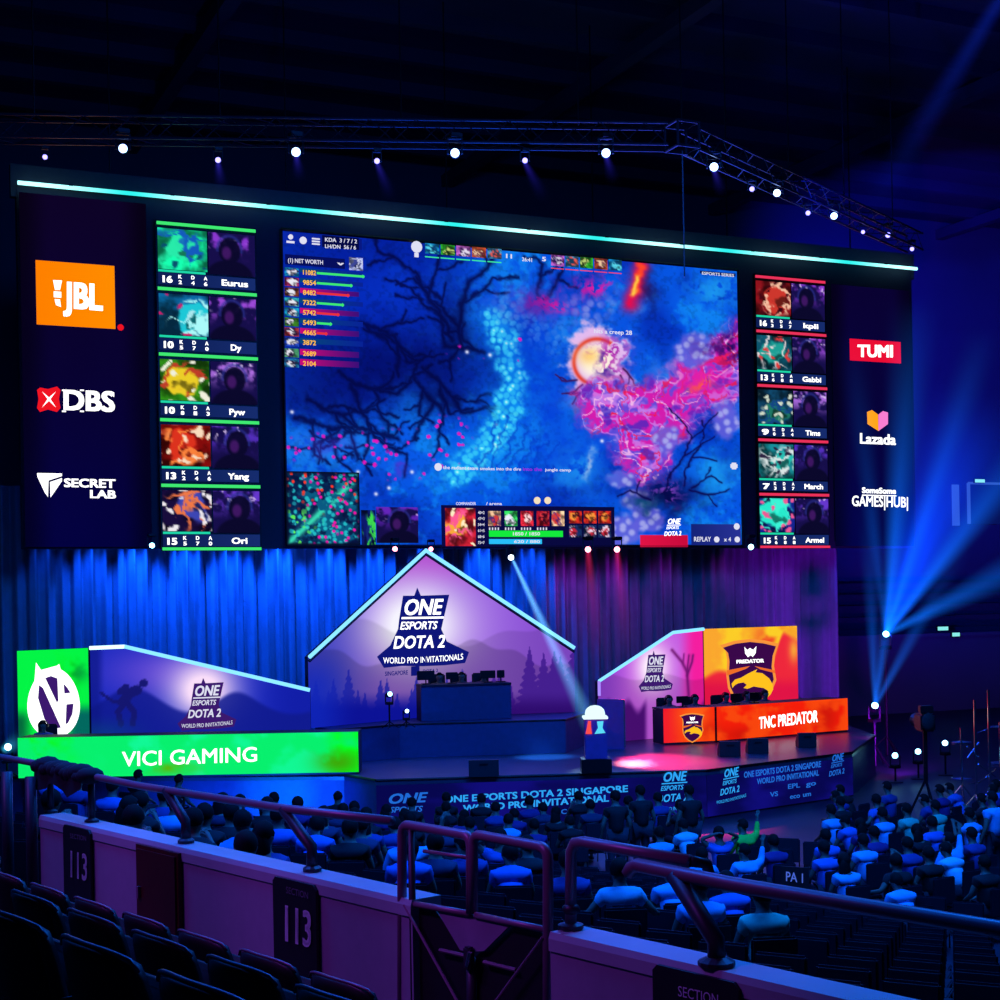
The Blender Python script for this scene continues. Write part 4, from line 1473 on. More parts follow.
# ---- commentary desk
cd0, cd1 = at_d(421, 687, 41.6), at_d(511, 686, 42.2)
cd1.z = cd0.z
CP = Plane(cd0, cd1)
CD = thing('commentary_desk', 'dark commentary desk on the platform at centre stage', 'desk', (cd0.x, cd0.y, HZ))
B = Vector((0, 0, HZ - cd0.z + .01))
MB().slab([cd0, cd1, cd1 + B, cd0 + B], CP.n * -.06).build('front_panel', M['stage_side'], CD)
MB().slab([cd0 + CP.n * .05, cd1 + CP.n * .05, cd1 - CP.n * .8, cd0 - CP.n * .8], Vector((0, 0, .05))).build('desktop', M['panel_back'], CD)
for p, s_ in ((cd0, 1), (cd1, -1)):
    MB().slab([p - CP.n * .07, p - CP.n * .75, p - CP.n * .75 + B, p - CP.n * .07 + B], CP.r * (.05 * s_)).build('side_panel', M['panel_back'], CD)
CTOP = cd0.z + .06


def monitor(label, px, w, h_, group=None, pl=CP, back=.35, z=CTOP, face=None):
    p = pl.hit(px, 690, -back)
    n = pl.n
    T = thing('monitor', label, 'monitor', (p.x, p.y, z), group)
    ax = (pl.r, n, UP)
    c = Vector((p.x, p.y, z))
    MB().box(c + UP * (.11 + h_ / 2), (w, .05, h_), ax, .012).build('case', M['black_metal'], T)
    MB().box(c + UP * (.11 + h_ / 2) - n * .03, (w * .94, .006, h_ * .9), ax).build('display', emit('monitor_glow', C(70, 60, 190), 1), T)
    MB().tube([c + UP * .02, c + UP * .14], .02, 6).build('neck', M['black_metal'], T)
    MB().box(c + UP * .011, (.24, .18, .02), ax).build('foot', M['black_metal'], T)
    return T


monitor('dark monitor at the left end of the commentary desk', 426, .50, .26)
monitor('dark monitor between the two commentators on the left', 452, .34, .20)
monitor('dark monitor right of the commentators on the commentary desk', 488, .44, .22)
monitor('small dark monitor at the right end of the commentary desk', 501, .22, .22)

# ---- trophy pedestal
pb = at_z(596, 772, SZ + .006)
TP = thing('trophy_pedestal', 'purple pedestal with lit domed case and logos, standing in the spotlight', 'pedestal', pb)
px2m = (pb - EYE).dot(FW) / FPX
fx = (RT, -FW, UP)
fx = (RT, FW, UP)
w_ = 22 * px2m
H = lambda py: (772 - py) * px2m
MB().box(pb + UP * (H(758) / 2), (30 * px2m, 30 * px2m, H(758)), fx, .01).build('base', M['black_metal'], TP)
MB().box(pb + UP * ((H(758) + H(718)) / 2), (w_, w_, H(718) - H(758)), fx, .01).build('column', M['pedestal'], TP)
MB().box(pb + UP * (H(718) + .02), (w_ * 1.12, w_ * 1.12, .06), fx, .01).build('top_plate', M['trophy'], TP)
prof = [(w_ * .46, 0), (w_ * .46, .06), (w_ * .43, .14), (w_ * .34, .20), (w_ * .2, .245), (.02, .26)]
MB().lathe(pb + UP * (H(718) + .05), prof, 20).build('dome', M['trophy'], TP, True)
PP = Plane(pb - FW * (w_ / 2), pb - FW * (w_ / 2) + RT)
mb = MB()
outline(mb, PP.hit, [(588, 721), (591, 721), (591, 727), (592, 734), (585.5, 734), (587, 727)], .015)
mb.build('red_logo', emit('red_print', C(250, 80, 80), 1), TP)
mb = MB()
outline(mb, PP.hit, [(597, 721.5), (603.5, 721), (602.5, 728), (605.5, 733), (594.5, 734), (598, 728)], .015)
mb.build('cyan_logo', emit('cyan_print', C(90, 220, 250), 1), TP)


# ---- stage monitors (wedges)
def wedge(px, py, w, label, group=None, col='amp', rot=0):
    p = at_z(px, py, SZ)
    T = thing('stage_monitor', label, 'speaker', p)
    X, Y = RT, FW
    q = [(-.22, 0), (.22, 0), (.22, .14), (-.08, .40), (-.22, .40)]
    m = MB()
    m.slab([p + X * (-w / 2) - Y * y_ * -1 + UP * (z_ + .005) for y_, z_ in q], X * w)
    m.build('cabinet', M[col], T)
    a, b = Vector((0, 0, 0)), None
    m = MB()
    m.slab([p + X * (-w / 2 + .05) + Y * .20 + UP * .17 + Y * .015, p + X * (w / 2 - .05) + Y * .20 + UP * .17 + Y * .015,
            p + X * (w / 2 - .05) + Y * (-.05) + UP * .39 + Y * .015, p + X * (-w / 2 + .05) + Y * (-.05) + UP * .39 + Y * .015], Vector((0, .01, .012)))
    m.build('grille', M['black_metal'], T)
    m = MB()
    m.box(p - Y * .225 + UP * .3, (.2, .012, .05), (X, Y, UP))
    m.build('handle', M['black_metal'], T)
    return T


wedge(484, 776, .72, 'black wedge speaker at the front edge of centre stage')
wedge(729, 756, .55, 'black wedge speaker in front of the seam of the red desk')
wedge(757, 753, .55, 'wedge speaker in front of the red desk lettering, right of the one at the seam', None, 'amp')
wedge(806, 747, .50, 'wedge speaker near the right end of the red desk', None, 'amp')

# ================================================================== TRUSSES AND LAMPS
TZ = 16.6


def tp(px, py):
    return at_z(px, py, TZ)


def truss(label, a, b):
    T = thing('lighting_truss', label, 'truss', a)
    r = (b - a).normalized()
    n = Vector((r.y, -r.x, 0))
    L = (b - a).length
    h = .26
    crn = [n * s1 * h + UP * s2 * h for s1, s2 in ((-1, -1), (1, -1), (1, 1), (-1, 1))]
    for c in crn:
        MB().tube([a + c, b + c], .032, 6).build('chord', M['truss'], T)
    m = MB()
    k = max(2, int(L / .55))
    for j in range(k):
        p, q = a + r * (L * j / k), a + r * (L * (j + 1) / k)
        for e in range(4):
            c1, c2 = crn[e], crn[(e + 1) % 4]
            m.tube([p + c1, q + c2] if j % 2 else [p + c2, q + c1], .014, 4, False)
    m.build('lacing', M['truss'], T)
    m = MB()
    for j in range(4):
        p = a + r * (L * (j + .5) / 4)
        m.tube([p + UP * h, Vector((p.x, p.y, 24.0))], .02, 5)
    m.build('hanging_cable', M['black_metal'], T)
    return T


t0, t1, t2 = tp(-60, 128), tp(682, 137), tp(915, 243)
truss('long straight lighting truss hanging in front of the top of the screens', t0, t1 - (t1 - t0).normalized() * .4)
truss('lighting truss running back above the right end of the screens', t1 + (t2 - t1).normalized() * .4, t2)
o = thing('truss_corner', 'small corner block joining the two lighting trusses', 'truss corner', t1)
m = MB()
for sx in (-1, 1):
    for sy in (-1, 1):
        m.tube([t1 + Vector((sx * .3, sy * .3, -.32)), t1 + Vector((sx * .3, sy * .3, .32))], .035, 6)
for z in (-.3, .3):
    m.tube([t1 + Vector((x, y, z)) for x, y in ((-.3, -.3), (.3, -.3), (.3, .3), (-.3, .3), (-.3, -.3))], .035, 6)
m.build('frame', M['truss'], o)
MB().tube([t1 + UP * .33, Vector((t1.x, t1.y, 24.0))], .02, 6).build('hanging_cable', M['black_metal'], o)
MB().tube([t1 - UP * .33, t1 - UP * 3.4], .018, 6).build('drop_cable', M['rail'], o)


def head_lamp(name, label, cat, pos, lens, s=1.0, floor=False, aim=None, group=None):
    """moving head lamp; pos = its lens centre, aim = direction its lens looks"""
    aim = (aim or (EYE - pos)).normalized()
    up = -UP if floor else UP
    T = thing(name, label, cat, pos + up * (.52 * s), group)
    c = pos - aim * (.16 * s)
    z = aim
    x = z.cross(UP).normalized()
    y = x.cross(z)
    MB().box(c + up * (.46 * s), (.34 * s, .34 * s, .12 * s), None, .02 * s).build('base', M['black_metal'], T)
    m = MB()
    hz = Vector((x.x, x.y, 0)).normalized()
    for q in (-1, 1):
        m.box(c + hz * (q * .19 * s) + up * (.19 * s), (.05 * s, .08 * s, .44 * s), (hz, UP.cross(hz), UP))
    m.box(c + up * (.39 * s), (.42 * s, .09 * s, .04 * s), (hz, UP.cross(hz), UP))
    m.build('yoke', M['black_metal'], T)
    hd = MB().lathe(c, [(.10 * s, -.20 * s), (.15 * s, -.15 * s), (.15 * s, .05 * s), (.13 * s, .15 * s)], 14, (x, y, z)).build('head', M['black_metal'], T, False)
    le = MB().lathe(c, [(.118 * s, .150 * s), (.118 * s, .165 * s), (.07 * s, .18 * s)], 14, (x, y, z)).build('lens', lens, hd)
    return T


TL = Plane(t0, t1)
TR2 = Plane(t1, t2)
names = ['far left', 'second from the left', 'third from the left', 'fourth from the left', 'fifth from the left', 'sixth from the left', 'seventh from the left', 'nearest the corner block']
for i, (px, py, s) in enumerate(((45, 157, .7), (123, 148.5, 1.25), (218, 160, .8), (296, 152, 1.3), (377, 161, .8), (455, 153, 1.3), (525, 160.5, .8), (606, 153, 1.3))):
    p = TL.hit(px, py, .1)
    head_lamp('hanging_lamp', ('large' if s > 1 else 'small') + ' blue moving lamp under the long straight truss, ' + names[i], 'stage lamp', p, M['lens_blue'] if s > 1 else M['lens_violet'], s * .68, False, None, 'lamps under the long truss')
names = ['nearest the corner block', 'second from the corner block', 'third from the corner block', 'fourth from the corner block', 'fifth from the corner block', 'sixth from the corner block', 'next to last', 'last at the far end']
for i, (px, py, s) in enumerate(((714, 167, 1.3), (752, 189, .8), (777, 193, 1.2), (808, 213, .8), (834, 216, 1.2), (863, 232, .7), (888, 235, 1.0), (912, 249, .8))):
    p = TR2.hit(px, py, .1)
    dim = i >= 5
    head_lamp('hanging_lamp', 'blue moving lamp under the truss running back at right, ' + names[i], 'stage lamp', p, M['lens_violet'] if s < 1 or dim else M['lens_blue'], s * .68, False, None, 'lamps under the right truss')

# lamps hanging just below the video wall
LB = Plane(Vector((0, 42.6, 0)), Vector((1, 42.6, 0)))
spots = []
for px, py, s, le, what in ((152, 545.5, .8, 'lens_cyan', 'small cyan lamp at the lower left corner of the left player screen'), (395, 549, .8, 'lens_red', 'small red lamp under the main screen left of the gable'),
                            (431, 549, .7, 'lens_red', 'small red lamp just right of the gable tip'), (511, 557.5, .9, 'lens_white', 'white spot lamp under the main screen with a long beam'),
                            (588, 549.5, 1.0, 'lens_red', 'bright red lamp under the main screen, left one of the pair'), (617, 549.5, 1.0, 'lens_red', 'bright red lamp under the main screen, right one of the pair'),
                            (751, 547, 1.0, 'lens_cyan', 'cyan lamp at the gap between main screen and right player screen')):
    p = LB.hit(px, py)
    spots.append(p)
    head_lamp('spot_lamp', what, 'stage lamp', p, M[le], s * .8, False, None)

# lamps on the floor and on stands
fl = []
for px, py, z, s, le, what in ((8, 747, None, 1.0, 'lens_cyan', 'cyan floor lamp beside the left end of the green desk'), (390, 694, None, .7, 'lens_cyan', 'small cyan lamp on a stand left of the commentary desk, upper'),
                               (407, 711, None, .6, 'lens_blue', 'small blue lamp on a stand left of the commentary desk, lower')):
    d = 37.6 if px < 100 else 39.4
    p = at_d(px, py, d)
    gz = SZ if px < 100 else HZ
    head_lamp('spot_lamp', what, 'stage lamp', p, M[le], s * .75, True, (EYE - p).normalized() + Vector((.3, 0, .1)))
    o = thing('lamp_stand', 'thin black stand under the ' + what.split(' lamp')[0] + ' lamp', 'lamp stand', (p.x, p.y, gz))
    b = Vector((p.x, p.y, gz))
    a_ = (EYE - p).normalized() + Vector((.3, 0, .1))
    q = p - a_.normalized() * (.16 * s * .75)
    MB().tube([Vector((q.x, q.y, gz + .03)), Vector((q.x, q.y, p.z - .54 * s * .75))], .025, 6).build('pole', M['black_metal'], o)
    for k in range(3):
        an = k * 2.1
        MB().tube([Vector((q.x, q.y, gz + .18)), Vector((q.x + .25 * math.cos(an), q.y + .25 * math.sin(an), gz + .015))], .014, 5).build('leg', M['black_metal'], o)
for px, py, what in ((848, 763, 'first from the stage corner'), (895, 755.5, 'second from the stage corner'), (918, 751.5, 'third from the stage corner'), (945, 743, 'farthest from the stage corner')):
    p = at_d(px, py, 41.5 + (px - 848) * .03)
    head_lamp('ground_lamp', 'bright blue lamp low beside the right of stage, ' + what, 'stage lamp', p, M['lens_cyan'], .7 if px > 860 else .5, True, None, 'lamps in a line right of the stage')
    o = thing('lamp_stand', 'short stand under the blue lamp ' + what, 'lamp stand', (p.x, p.y, 0), 'short stands right of the stage')
    q = p - (EYE - p).normalized() * .11
    MB().tube([Vector((q.x, q.y, .02)), Vector((q.x, q.y, p.z - (.38 if px > 860 else .27)))], .03, 6).build('pole', M['black_metal'], o)
    MB().lathe(Vector((q.x, q.y, .005)), [(.22, 0), (.22, .02), (.05, .035)], 12).build('base', M['black_metal'], o)
FAN = [at_d(886, 634, 50), at_d(875, 705.5, 47)]
for p, what in zip(FAN, ('upper', 'lower')):
    head_lamp('fan_lamp', 'bright cyan lamp throwing a fan of beams right of the stage, ' + what, 'stage lamp', p, M['lens_cyan'], .9, True, (EYE - p).normalized() + Vector((.25, 0, .35)))
    q = p - ((EYE - p).normalized() + Vector((.25, 0, .35))).normalized() * .145
    o = thing('lamp_stand', 'dark stand carrying the %s fan lamp right of the stage' % what, 'lamp stand', (q.x, q.y, 0))
    MB().tube([Vector((q.x, q.y, .03)), Vector((q.x, q.y, p.z - .485))], .05, 8).build('pole', M['black_metal'], o)
    for k in range(3):
        an = k * 2.1 + .5
        MB().tube([Vector((q.x, q.y, .7)), Vector((q.x + .7 * math.cos(an), q.y + .7 * math.sin(an), .03))], .025, 6).build('leg', M['black_metal'], o)


# ---- beams: smoke lit by a lamp, as cones of glowing haze
def beam(label, apex, target, half, col, strength, r0=.06, taper=3.0, fade=1.0):
    L = (target - apex).length
    z = (target - apex).normalized()
    x = z.cross(UP)
    x = (x if x.length > .01 else Vector((1, 0, 0))).normalized()
    y = z.cross(x)
    rL = r0 + L * math.tan(half)
    m = MB().lathe(Vector(), [(r0, 0), (rL, L)], 20)
    mat, n, l = new_mat('lit_haze')
    o = n.new('ShaderNodeOutputMaterial')
    pv = n.new('ShaderNodeVolumePrincipled')
    pv.inputs['Density'].default_value = 0
    pv.inputs['Emission Color'].default_value = (*col, 1)
    tc = n.new('ShaderNodeTexCoord')
    sp = n.new('ShaderNodeSeparateXYZ')
    l.new(tc.outputs['Object'], sp.inputs[0])

    def mth(op, a, b=None, clamp=False):
        q = n.new('ShaderNodeMath')
        q.operation = op
        q.use_clamp = clamp
        for i, v in enumerate((a, b)):
            if v is None:
                continue
            if isinstance(v, (int, float)):
                q.inputs[i].default_value = v
            else:
                l.new(v, q.inputs[i])
        return q.outputs[0]
    rr = mth('SQRT', mth('ADD', mth('MULTIPLY', sp.outputs[0], sp.outputs[0]), mth('MULTIPLY', sp.outputs[1], sp.outputs[1])))
    Rz = mth('ADD', mth('MULTIPLY', sp.outputs[2], math.tan(half)), r0)
    q = mth('SUBTRACT', 1.0, mth('DIVIDE', rr, Rz), True)
    q = mth('MULTIPLY', q, mth('SQRT', q))
    ax = mth('DIVIDE', sp.outputs[2], L)
    dec = mth('DIVIDE', 1.0, mth('ADD', 1.0, mth('MULTIPLY', ax, taper)))
    end = mth('POWER', mth('SUBTRACT', 1.0, ax, True), fade)
    s_ = mth('MULTIPLY', mth('MULTIPLY', mth('DIVIDE', q, Rz), dec), mth('MULTIPLY', end, strength))
    l.new(s_, pv.inputs['Emission Strength'])
    l.new(pv.outputs[0], o.inputs['Volume'])
    mat.cycles.emission_sampling = 'NONE'
    ob = m.build('smoke_light_beam', mat)
    ob.matrix_world = Matrix((x, y, z)).transposed().to_4x4()
    ob.location = apex
    tag(ob, label, 'light beam', None, 'stuff')
    return ob


BL, RD, CY = (.005, .10, 1.0), (1.0, .02, .16), (.15, .52, 1.0)
beam('white beam falling from the spot lamp to the trophy pedestal', spots[3] + Vector((0, -.15, -.1)), pb + Vector((0, 0, .9)), R(1.25), CY, .62, .07, .8, .35)
beam('red haze under the left one of the red lamp pair', spots[4] + Vector((0, 0, -.1)), spots[4] + Vector((.2, -.2, -3.6)), R(8), RD, .55, .12, 6)
beam('red haze under the right one of the red lamp pair', spots[5] + Vector((0, 0, -.1)), spots[5] + Vector((.2, -.2, -3.6)), R(8), RD, .55, .12, 6)
f0, f1 = FAN
for px, py, hw, st, what in ((850, 330, 3.0, .16, 'steepest'), (915, 300, 4.2, .55, 'second'), (985, 330, 3.2, .42, 'third'), (1065, 400, 4.6, .60, 'fourth'), (1110, 520, 5.5, .42, 'flattest')):
    beam('blue beam rising from the upper fan lamp, %s of the fan' % what, f0, at_d(px, py, 52), R(hw * 1.25), (.004, .16, 1.0), st * 1.8, .12, 1.7, .9)
for px, py, hw, st, what in ((868, 500, 3.0, .35, 'left'), (905, 500, 3.5, .42, 'middle'), (965, 540, 3.5, .34, 'right')):
    beam('blue beam rising from the lower fan lamp, %s one' % what, f1, at_d(px, py, 48), R(hw * 1.25), (.004, .15, 1.0), st * 1.7, .10, 1.7, 1.0)
beam('wide soft blue haze opening above the upper fan lamp', f0, at_d(985, 395, 52), R(19), (.001, .055, 1.0), 2.6, .12, 1.2, 1.1)
tz = at_d(1012, -20, 40)
beam('faint wide blue beam high at the right of the hall', tz, at_d(868, 215, 48), R(3.2), (.01, .05, 1.0), .14, .25, 1.0, .8)
for px, py, tx, ty, what in ((377, 163, 392, 200, 'fifth'), (525, 163, 545, 200, 'seventh'), (606, 156, 614, 182, 'eighth'), (296, 155, 300, 180, 'fourth'), (714, 170, 722, 195, 'ninth'), (218, 163, 222, 190, 'third')):
    a = at_d(px, py, (TL.hit(px, py, .1) - EYE).dot(FW)) if px < 700 else TR2.hit(px, py, .1)
    dd = (a - EYE).dot(FW)
    beam('short violet beam below the %s truss lamp' % what, a, at_d(tx, ty, dd - 1.0), R(7), (.06, .04, 1.0), .22, .08, 4, 1.2)
beam('cyan glow of haze beside the left end of the green desk', at_d(3, 750, 37.4), at_d(24, 738, 37.2), R(24), (.05, .6, 1.0), .8, .12, 2, 1)
# pools of light falling down the curtain
for px, ex, st in ((105, 100, .30), (152, 150, .34), (222, 226, .22), (305, 318, .30), (372, 386, .26)):
    a = Vector((LB.hit(px, 549).x, 43.7, LB.hit(px, 549).z + .1))
    b = Vector((LB.hit(ex, 600).x, 44.6, LB.hit(ex, 620).z - .6))
    beam('blue haze falling down the curtain %s' % {105: 'below the left sponsor board', 152: 'below the left player screen edge', 222: 'below the left player screen', 305: 'below the small map', 372: 'left of the gable'}[px], a, b, R(9), BL, st * .8, .12, 3, 1.1)

# ================================================================== THE NEAR STAND
PT = 3.55                                    # top of the concrete parapet
pa, pbb = at_z(40, 815, PT), at_z(595, 942, PT)
PD = (pbb - pa).normalized()                 # along the parapet
PN = Vector((-PD.y, PD.x, 0))
if PN.dot(FW) < 0:
    PN = -PN                                 # away from us, towards the arena
PAR = Plane(pa, pbb)                         # our side of the parapet


def st(s, t, z):
    """s along the parapet from its left end, t beyond it"""
    return Vector((pa.x, pa.y, 0)) + PD * s + PN * t + UP * z


def s_of(p):
    return (p - pa).dot(PD)


def t_of(p):
    return (p - pa).dot(PN)


DECK = 2.70
TP_ = lambda t: Plane(st(0, t, 0), st(5, t, 0))


def sblock(mb, s0, s1, t0, t1, z0, z1):
    mb.slab([st(s0, t0, z0), st(s1, t0, z0), st(s1, t1, z0), st(s0, t1, z0)], UP * (z1 - z0))


sg0, sg1 = s_of(PAR.hit(412, 900)), s_of(PAR.hit(550, 930))
m = MB()
for a, b in ((0, sg0), (sg1, 9.0)):
    sblock(m, a, b, 0, .16, 0.02, PT - .10)
w = m.build('wall_parapet', M['parapet'])
struct(w)
m = MB()
for a, b in ((0, sg0), (sg1, 9.0)):
    m.slab([st(a, t, z) for t, z in ((-.012, PT - .10), (-.012, PT - .035), (.0, PT), (.22, PT), (.22, PT - .10))], PD * (b - a))
struct(m.build('trim_3', M['cap']))
m = MB()
for a, b in ((sg0 - .3, sg0), (sg1, sg1 + .2)):
    pass
for k, (t0, t1, z) in enumerate(((-1.75, -.02, DECK), (-2.7, -1.76, DECK + .35), (-3.65, -2.71, DECK + .70), (-4.6, -3.66, DECK + 1.05), (-8.5, -4.61, DECK + 1.40))):
    sblock(m, -7, 9, t0, t1, 0.02, z)
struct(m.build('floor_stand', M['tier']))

# lower tier going down to the arena floor
NROW, TR0, PIT, Z0, DZ = 12, .30, .95, 2.25, .18


def ground(t):
    if t < TR0:
        return Z0
    k = int((t - TR0) / PIT)
    return max(0.0, Z0 - DZ * k) if k < NROW else 0.0


m = MB()
for k in range(NROW):
    t0 = TR0 + k * PIT
    sblock(m, -12.5, 13, t0, t0 + PIT + .01 if k < NROW - 1 else t0 + PIT, 0.01, Z0 - DZ * k)
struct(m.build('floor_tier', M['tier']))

# ---- signs and box on the parapet


def sign(label, x0, y0, x1, y1, h_, txts):
    a, b = PAR.hit(x0, y0, .015), PAR.hit(x1, y1, .015)
    a.z = b.z = (a.z + b.z) / 2
    T = thing('section_sign', label, 'sign', (a + b) / 2 - UP * h_)
    rr = .03
    m = MB()
    out = [a - UP * h_, b - UP * h_, b - UP * rr, b - PD * rr, a + PD * rr, a - UP * rr]
    m.slab(out, PAR.n * .02)
    m.build('board', M['sign'], T)
    for s_, p0, p1, hh, mt, bo in txts:
        write('sign_lettering', PAR.hit, s_, p0, p1, hh, M[mt], T, off=.045, bold=bo)
    return T


sign('black section sign with pale numbers 113 on the parapet left of the gate', 275, 875, 318, 886, .62, [('113', (285, 941), (311, 948), 38, 'sign_ink', .025), ('SECTION', (286, 893), (308, 899), 7, 'sign_dim', 0)])
sign('narrow black section sign 113 at the far left end of the parapet', 65, 824, 92, 830, .88, [('113', (70.5, 877), (87, 881), 28, 'sign_ink', .015), ('SECTION', (70, 838), (86, 841), 5, 'sign_dim', 0)])
sign('large black sign reading SECTION at the bottom right on the parapet', 655, 962, 741, 984, .60, [('SECTION', (678, 996), (718, 1005), 11, 'sign_ink', .0), ('114', (680, 1050), (716, 1058), 40, 'sign_ink', 0)])
a, b = PAR.hit(140, 850, .005), PAR.hit(182, 853, .005)
a.z = b.z
T = thing('utility_box', 'dark red box fixed to the parapet between the two 113 signs', 'box', (a + b) / 2 - UP * .72)
m = MB()
m.slab([a, b, b - UP * .72, a - UP * .72], PAR.n * .035)
m.build('body', M['red_box'], T)
m = MB()
q = PAR.n * .037
m.slab([a + q + PD * .03 - UP * .03, b + q - PD * .03 - UP * .03, b + q - PD * .03 - UP * .69, a + q + PD * .03 - UP * .69], PAR.n * .012)
m.build('door', pbr('red_door', (.085, .010, .010), .4), T)
MB().box(a + q + PD * .08 - UP * .36 + PAR.n * .02, (.03, .03, .09), (PD, PAR.n, UP)).build('latch', M['rail'], T)

# ---- handrails
RPl = TP_(.12)
rh = RPl.hit


def rail(label, px, r=.032, posts=(), struts=(), mat='rail'):
    pts = [rh(*p) for p in px]
    T = thing('handrail', label, 'handrail', pts[0])
    MB().tube(pts, r, 10).build('top_rail', M[mat], T, True)
    for p in posts:
        q = rh(*p)
        MB().tube([Vector((q.x, q.y, PT + .005)), q], r * .95, 8).build('post', M['rail_dark'], T, True)
        MB().lathe(Vector((q.x, q.y, PT + .004)), [(r * 2.0, 0), (r * 2.0, .015), (r * 1.1, .03)], 12).build('flange', M['rail_dark'], T)
    for p, b_ in struts:
        q = rh(*p)
        e = rh(*b_)
        f = Vector((e.x, e.y, PT + .16))
        m = MB().tube([q, f, Vector((f.x, f.y, PT + .005))], [r * 1.25, r * 1.3, r * 1.3], 8)
        m.build('strut', M['rail_dark'], T, True)
        MB().lathe(Vector((f.x, f.y, PT + .004)), [(r * 2.1, 0), (r * 2.1, .02), (r * 1.4, .035)], 12).build('flange', M['rail_dark'], T)
    return T


rail('long dark handrail on slanted struts along the parapet left of the gate', [(-30, 752), (0, 757), (45, 765), (96, 777), (140, 786), (280, 808), (392, 821)], .030,
     [(50, 766), (91, 776)], [((166, 790), (186, 840)), ((283, 809), (312, 858))])
# bent slanting strut feet are parts above
# left edge posts
for px, lab in ((8, 'dark upright post at the very left edge of the stand'), (32, 'dark upright post where the parapet begins at the left')):
    p = TP_(-.05).hit(px, 850)
    o = thing('post', lab, 'post', (p.x, p.y, DECK))
    q = rh(px, 760 + px * .2)
    MB().tube([Vector((p.x, p.y, DECK + .005)), Vector((p.x, p.y, q.z - .05))], .05, 10).build('shaft', M['rail_dark'], o, True)
    MB().lathe(Vector((p.x, p.y, DECK + .004)), [(.09, 0), (.09, .02), (.06, .03)], 12).build('foot_plate', M['rail_dark'], o)
# bundle on the rail
m = MB()
q0, q1 = rh(46, 764), rh(92, 774)
for k in range(12):
    f = k / 11
    p = q0.lerp(q1, f)
    m.ball(p + UP * (-.015 + .012 * math.sin(k * 2.3)) + PAR.n * .02, (.12, .10, .075 + .012 * math.sin(k * 1.7)), 2)
cl = thing('coat', 'dark coat bundled over the handrail at the far left', 'coat', q0 - UP * .3)
m.build('folded_body', M['jacket'], cl, True)
m = MB()
for k in range(9):
    f0_ = k / 8
    p = q0.lerp(q1, f0_) + PAR.n * (.10 + .02 * math.sin(k * 2.1))
    m.v += [p + UP * .03, p - UP * (.16 + .05 * math.sin(k * 1.3)) + PAR.n * .02]
for k in range(8):
    m.f.append((k * 2, k * 2 + 1, k * 2 + 3, k * 2 + 2))
m.build('hanging_flap', M['jacket'], cl, True)

# gate
GP = TP_(.02)
gh_ = GP.hit
G = thing('gate', 'dark metal gate with three posts and rounded top rails in the parapet gap', 'gate', (gh_(470, 980).x, gh_(470, 980).y, DECK))


def gv(px, pt, pb_, r, name='post', mat='rail'):
    p = gh_(px, pt)
    MB().tube([Vector((p.x, p.y, max(DECK + .004, gh_(px, pb_).z))), p], r, 10).build(name, M[mat], G, True)


def arc_rail(pts, r, name, mat='rail'):
    """pts photograph polyline, corners rounded"""
    P = [gh_(*p) for p in pts]
    out = [P[0]]
    for k in range(1, len(P) - 1):
        a_, b_, c_ = P[k - 1], P[k], P[k + 1]
        d = .07
        u, v = (a_ - b_).normalized() * d, (c_ - b_).normalized() * d
        for j in range(6):
            t = j / 5
            out.append((b_ + u) * (1 - t) ** 2 + b_ * (2 * t * (1 - t)) + (b_ + v) * t ** 2)
    out.append(P[-1])
    MB().tube(out, r, 10).build(name, M[mat], G, True)


arc_rail([(402, 1120), (402, 824), (471, 836), (471, 913)], .030, 'frame_tube')
arc_rail([(473, 913), (473, 834), (548, 848), (548, 1120)], .030, 'frame_tube')
gv(411, 828, 1120, .022, 'inner_post', 'rail_dark')
gv(471, 958, 1120, .030, 'centre_post', 'rail_dark')
for a_, b_ in (((404, 902), (470, 914)), ((476, 915), (546, 930))):
    MB().tube([gh_(*a_), gh_(*b_)], .020, 8).build('middle_rail', M['rail'], G, True)
MB().tube([gh_(424, 851), gh_(470, 858)], .012, 8).build('thin_bar', M['rail'], G, True)
m = MB()
m.slab([gh_(x, y, .0) for x, y in ((437, 911), (470, 915), (510, 925), (484, 951), (468, 952), (460, 950))], PAR.n * -.02)
m.build('middle_sheet', M['gate_panel'], G)
m = MB()
m.slab([gh_(x, y, -.03) for x, y in ((408, 906), (436, 911), (468, 958), (468, 1100), (408, 1090))], PAR.n * -.02)
m.build('dark_sheet', M['sign'], G)
m = MB()
m.slab([gh_(x, y, -.03) for x, y in ((512, 925), (546, 934), (546, 1120), (474, 1100), (474, 958))], PAR.n * -.02)
m.build('dark_sheet', M['sign'], G)
for a_, b_ in (((404, 905), (462, 1010)), ((543, 937), (488, 1012))):
    MB().tube([gh_(*a_, .03), gh_(*b_, .03)], .009, 6).build('tie_rod', M['rail'], G)
for a_, b_ in (((440, 950), (466, 956)), ((484, 962), (516, 970))):
    MB().tube([gh_(*a_, .0), gh_(*b_, .0)], .012, 6).build('lower_bar', M['rail'], G)
MB().tube([gh_(470, 952, .05), gh_(467, 966, .05)], .013, 8).build('latch_handle', M['chrome'], G)
MB().box(gh_(469, 958, .03), (.06, .05, .13), (PD, PAR.n, UP), .01).build('latch_box', M['rail_dark'], G)
# purple block seen behind the gate
m = MB()
sblock(m, sg0 + .02, sg1 - .02, .55, .68, .02, PT - .42)
struct(m.build('wall_gate', M['parapet']))

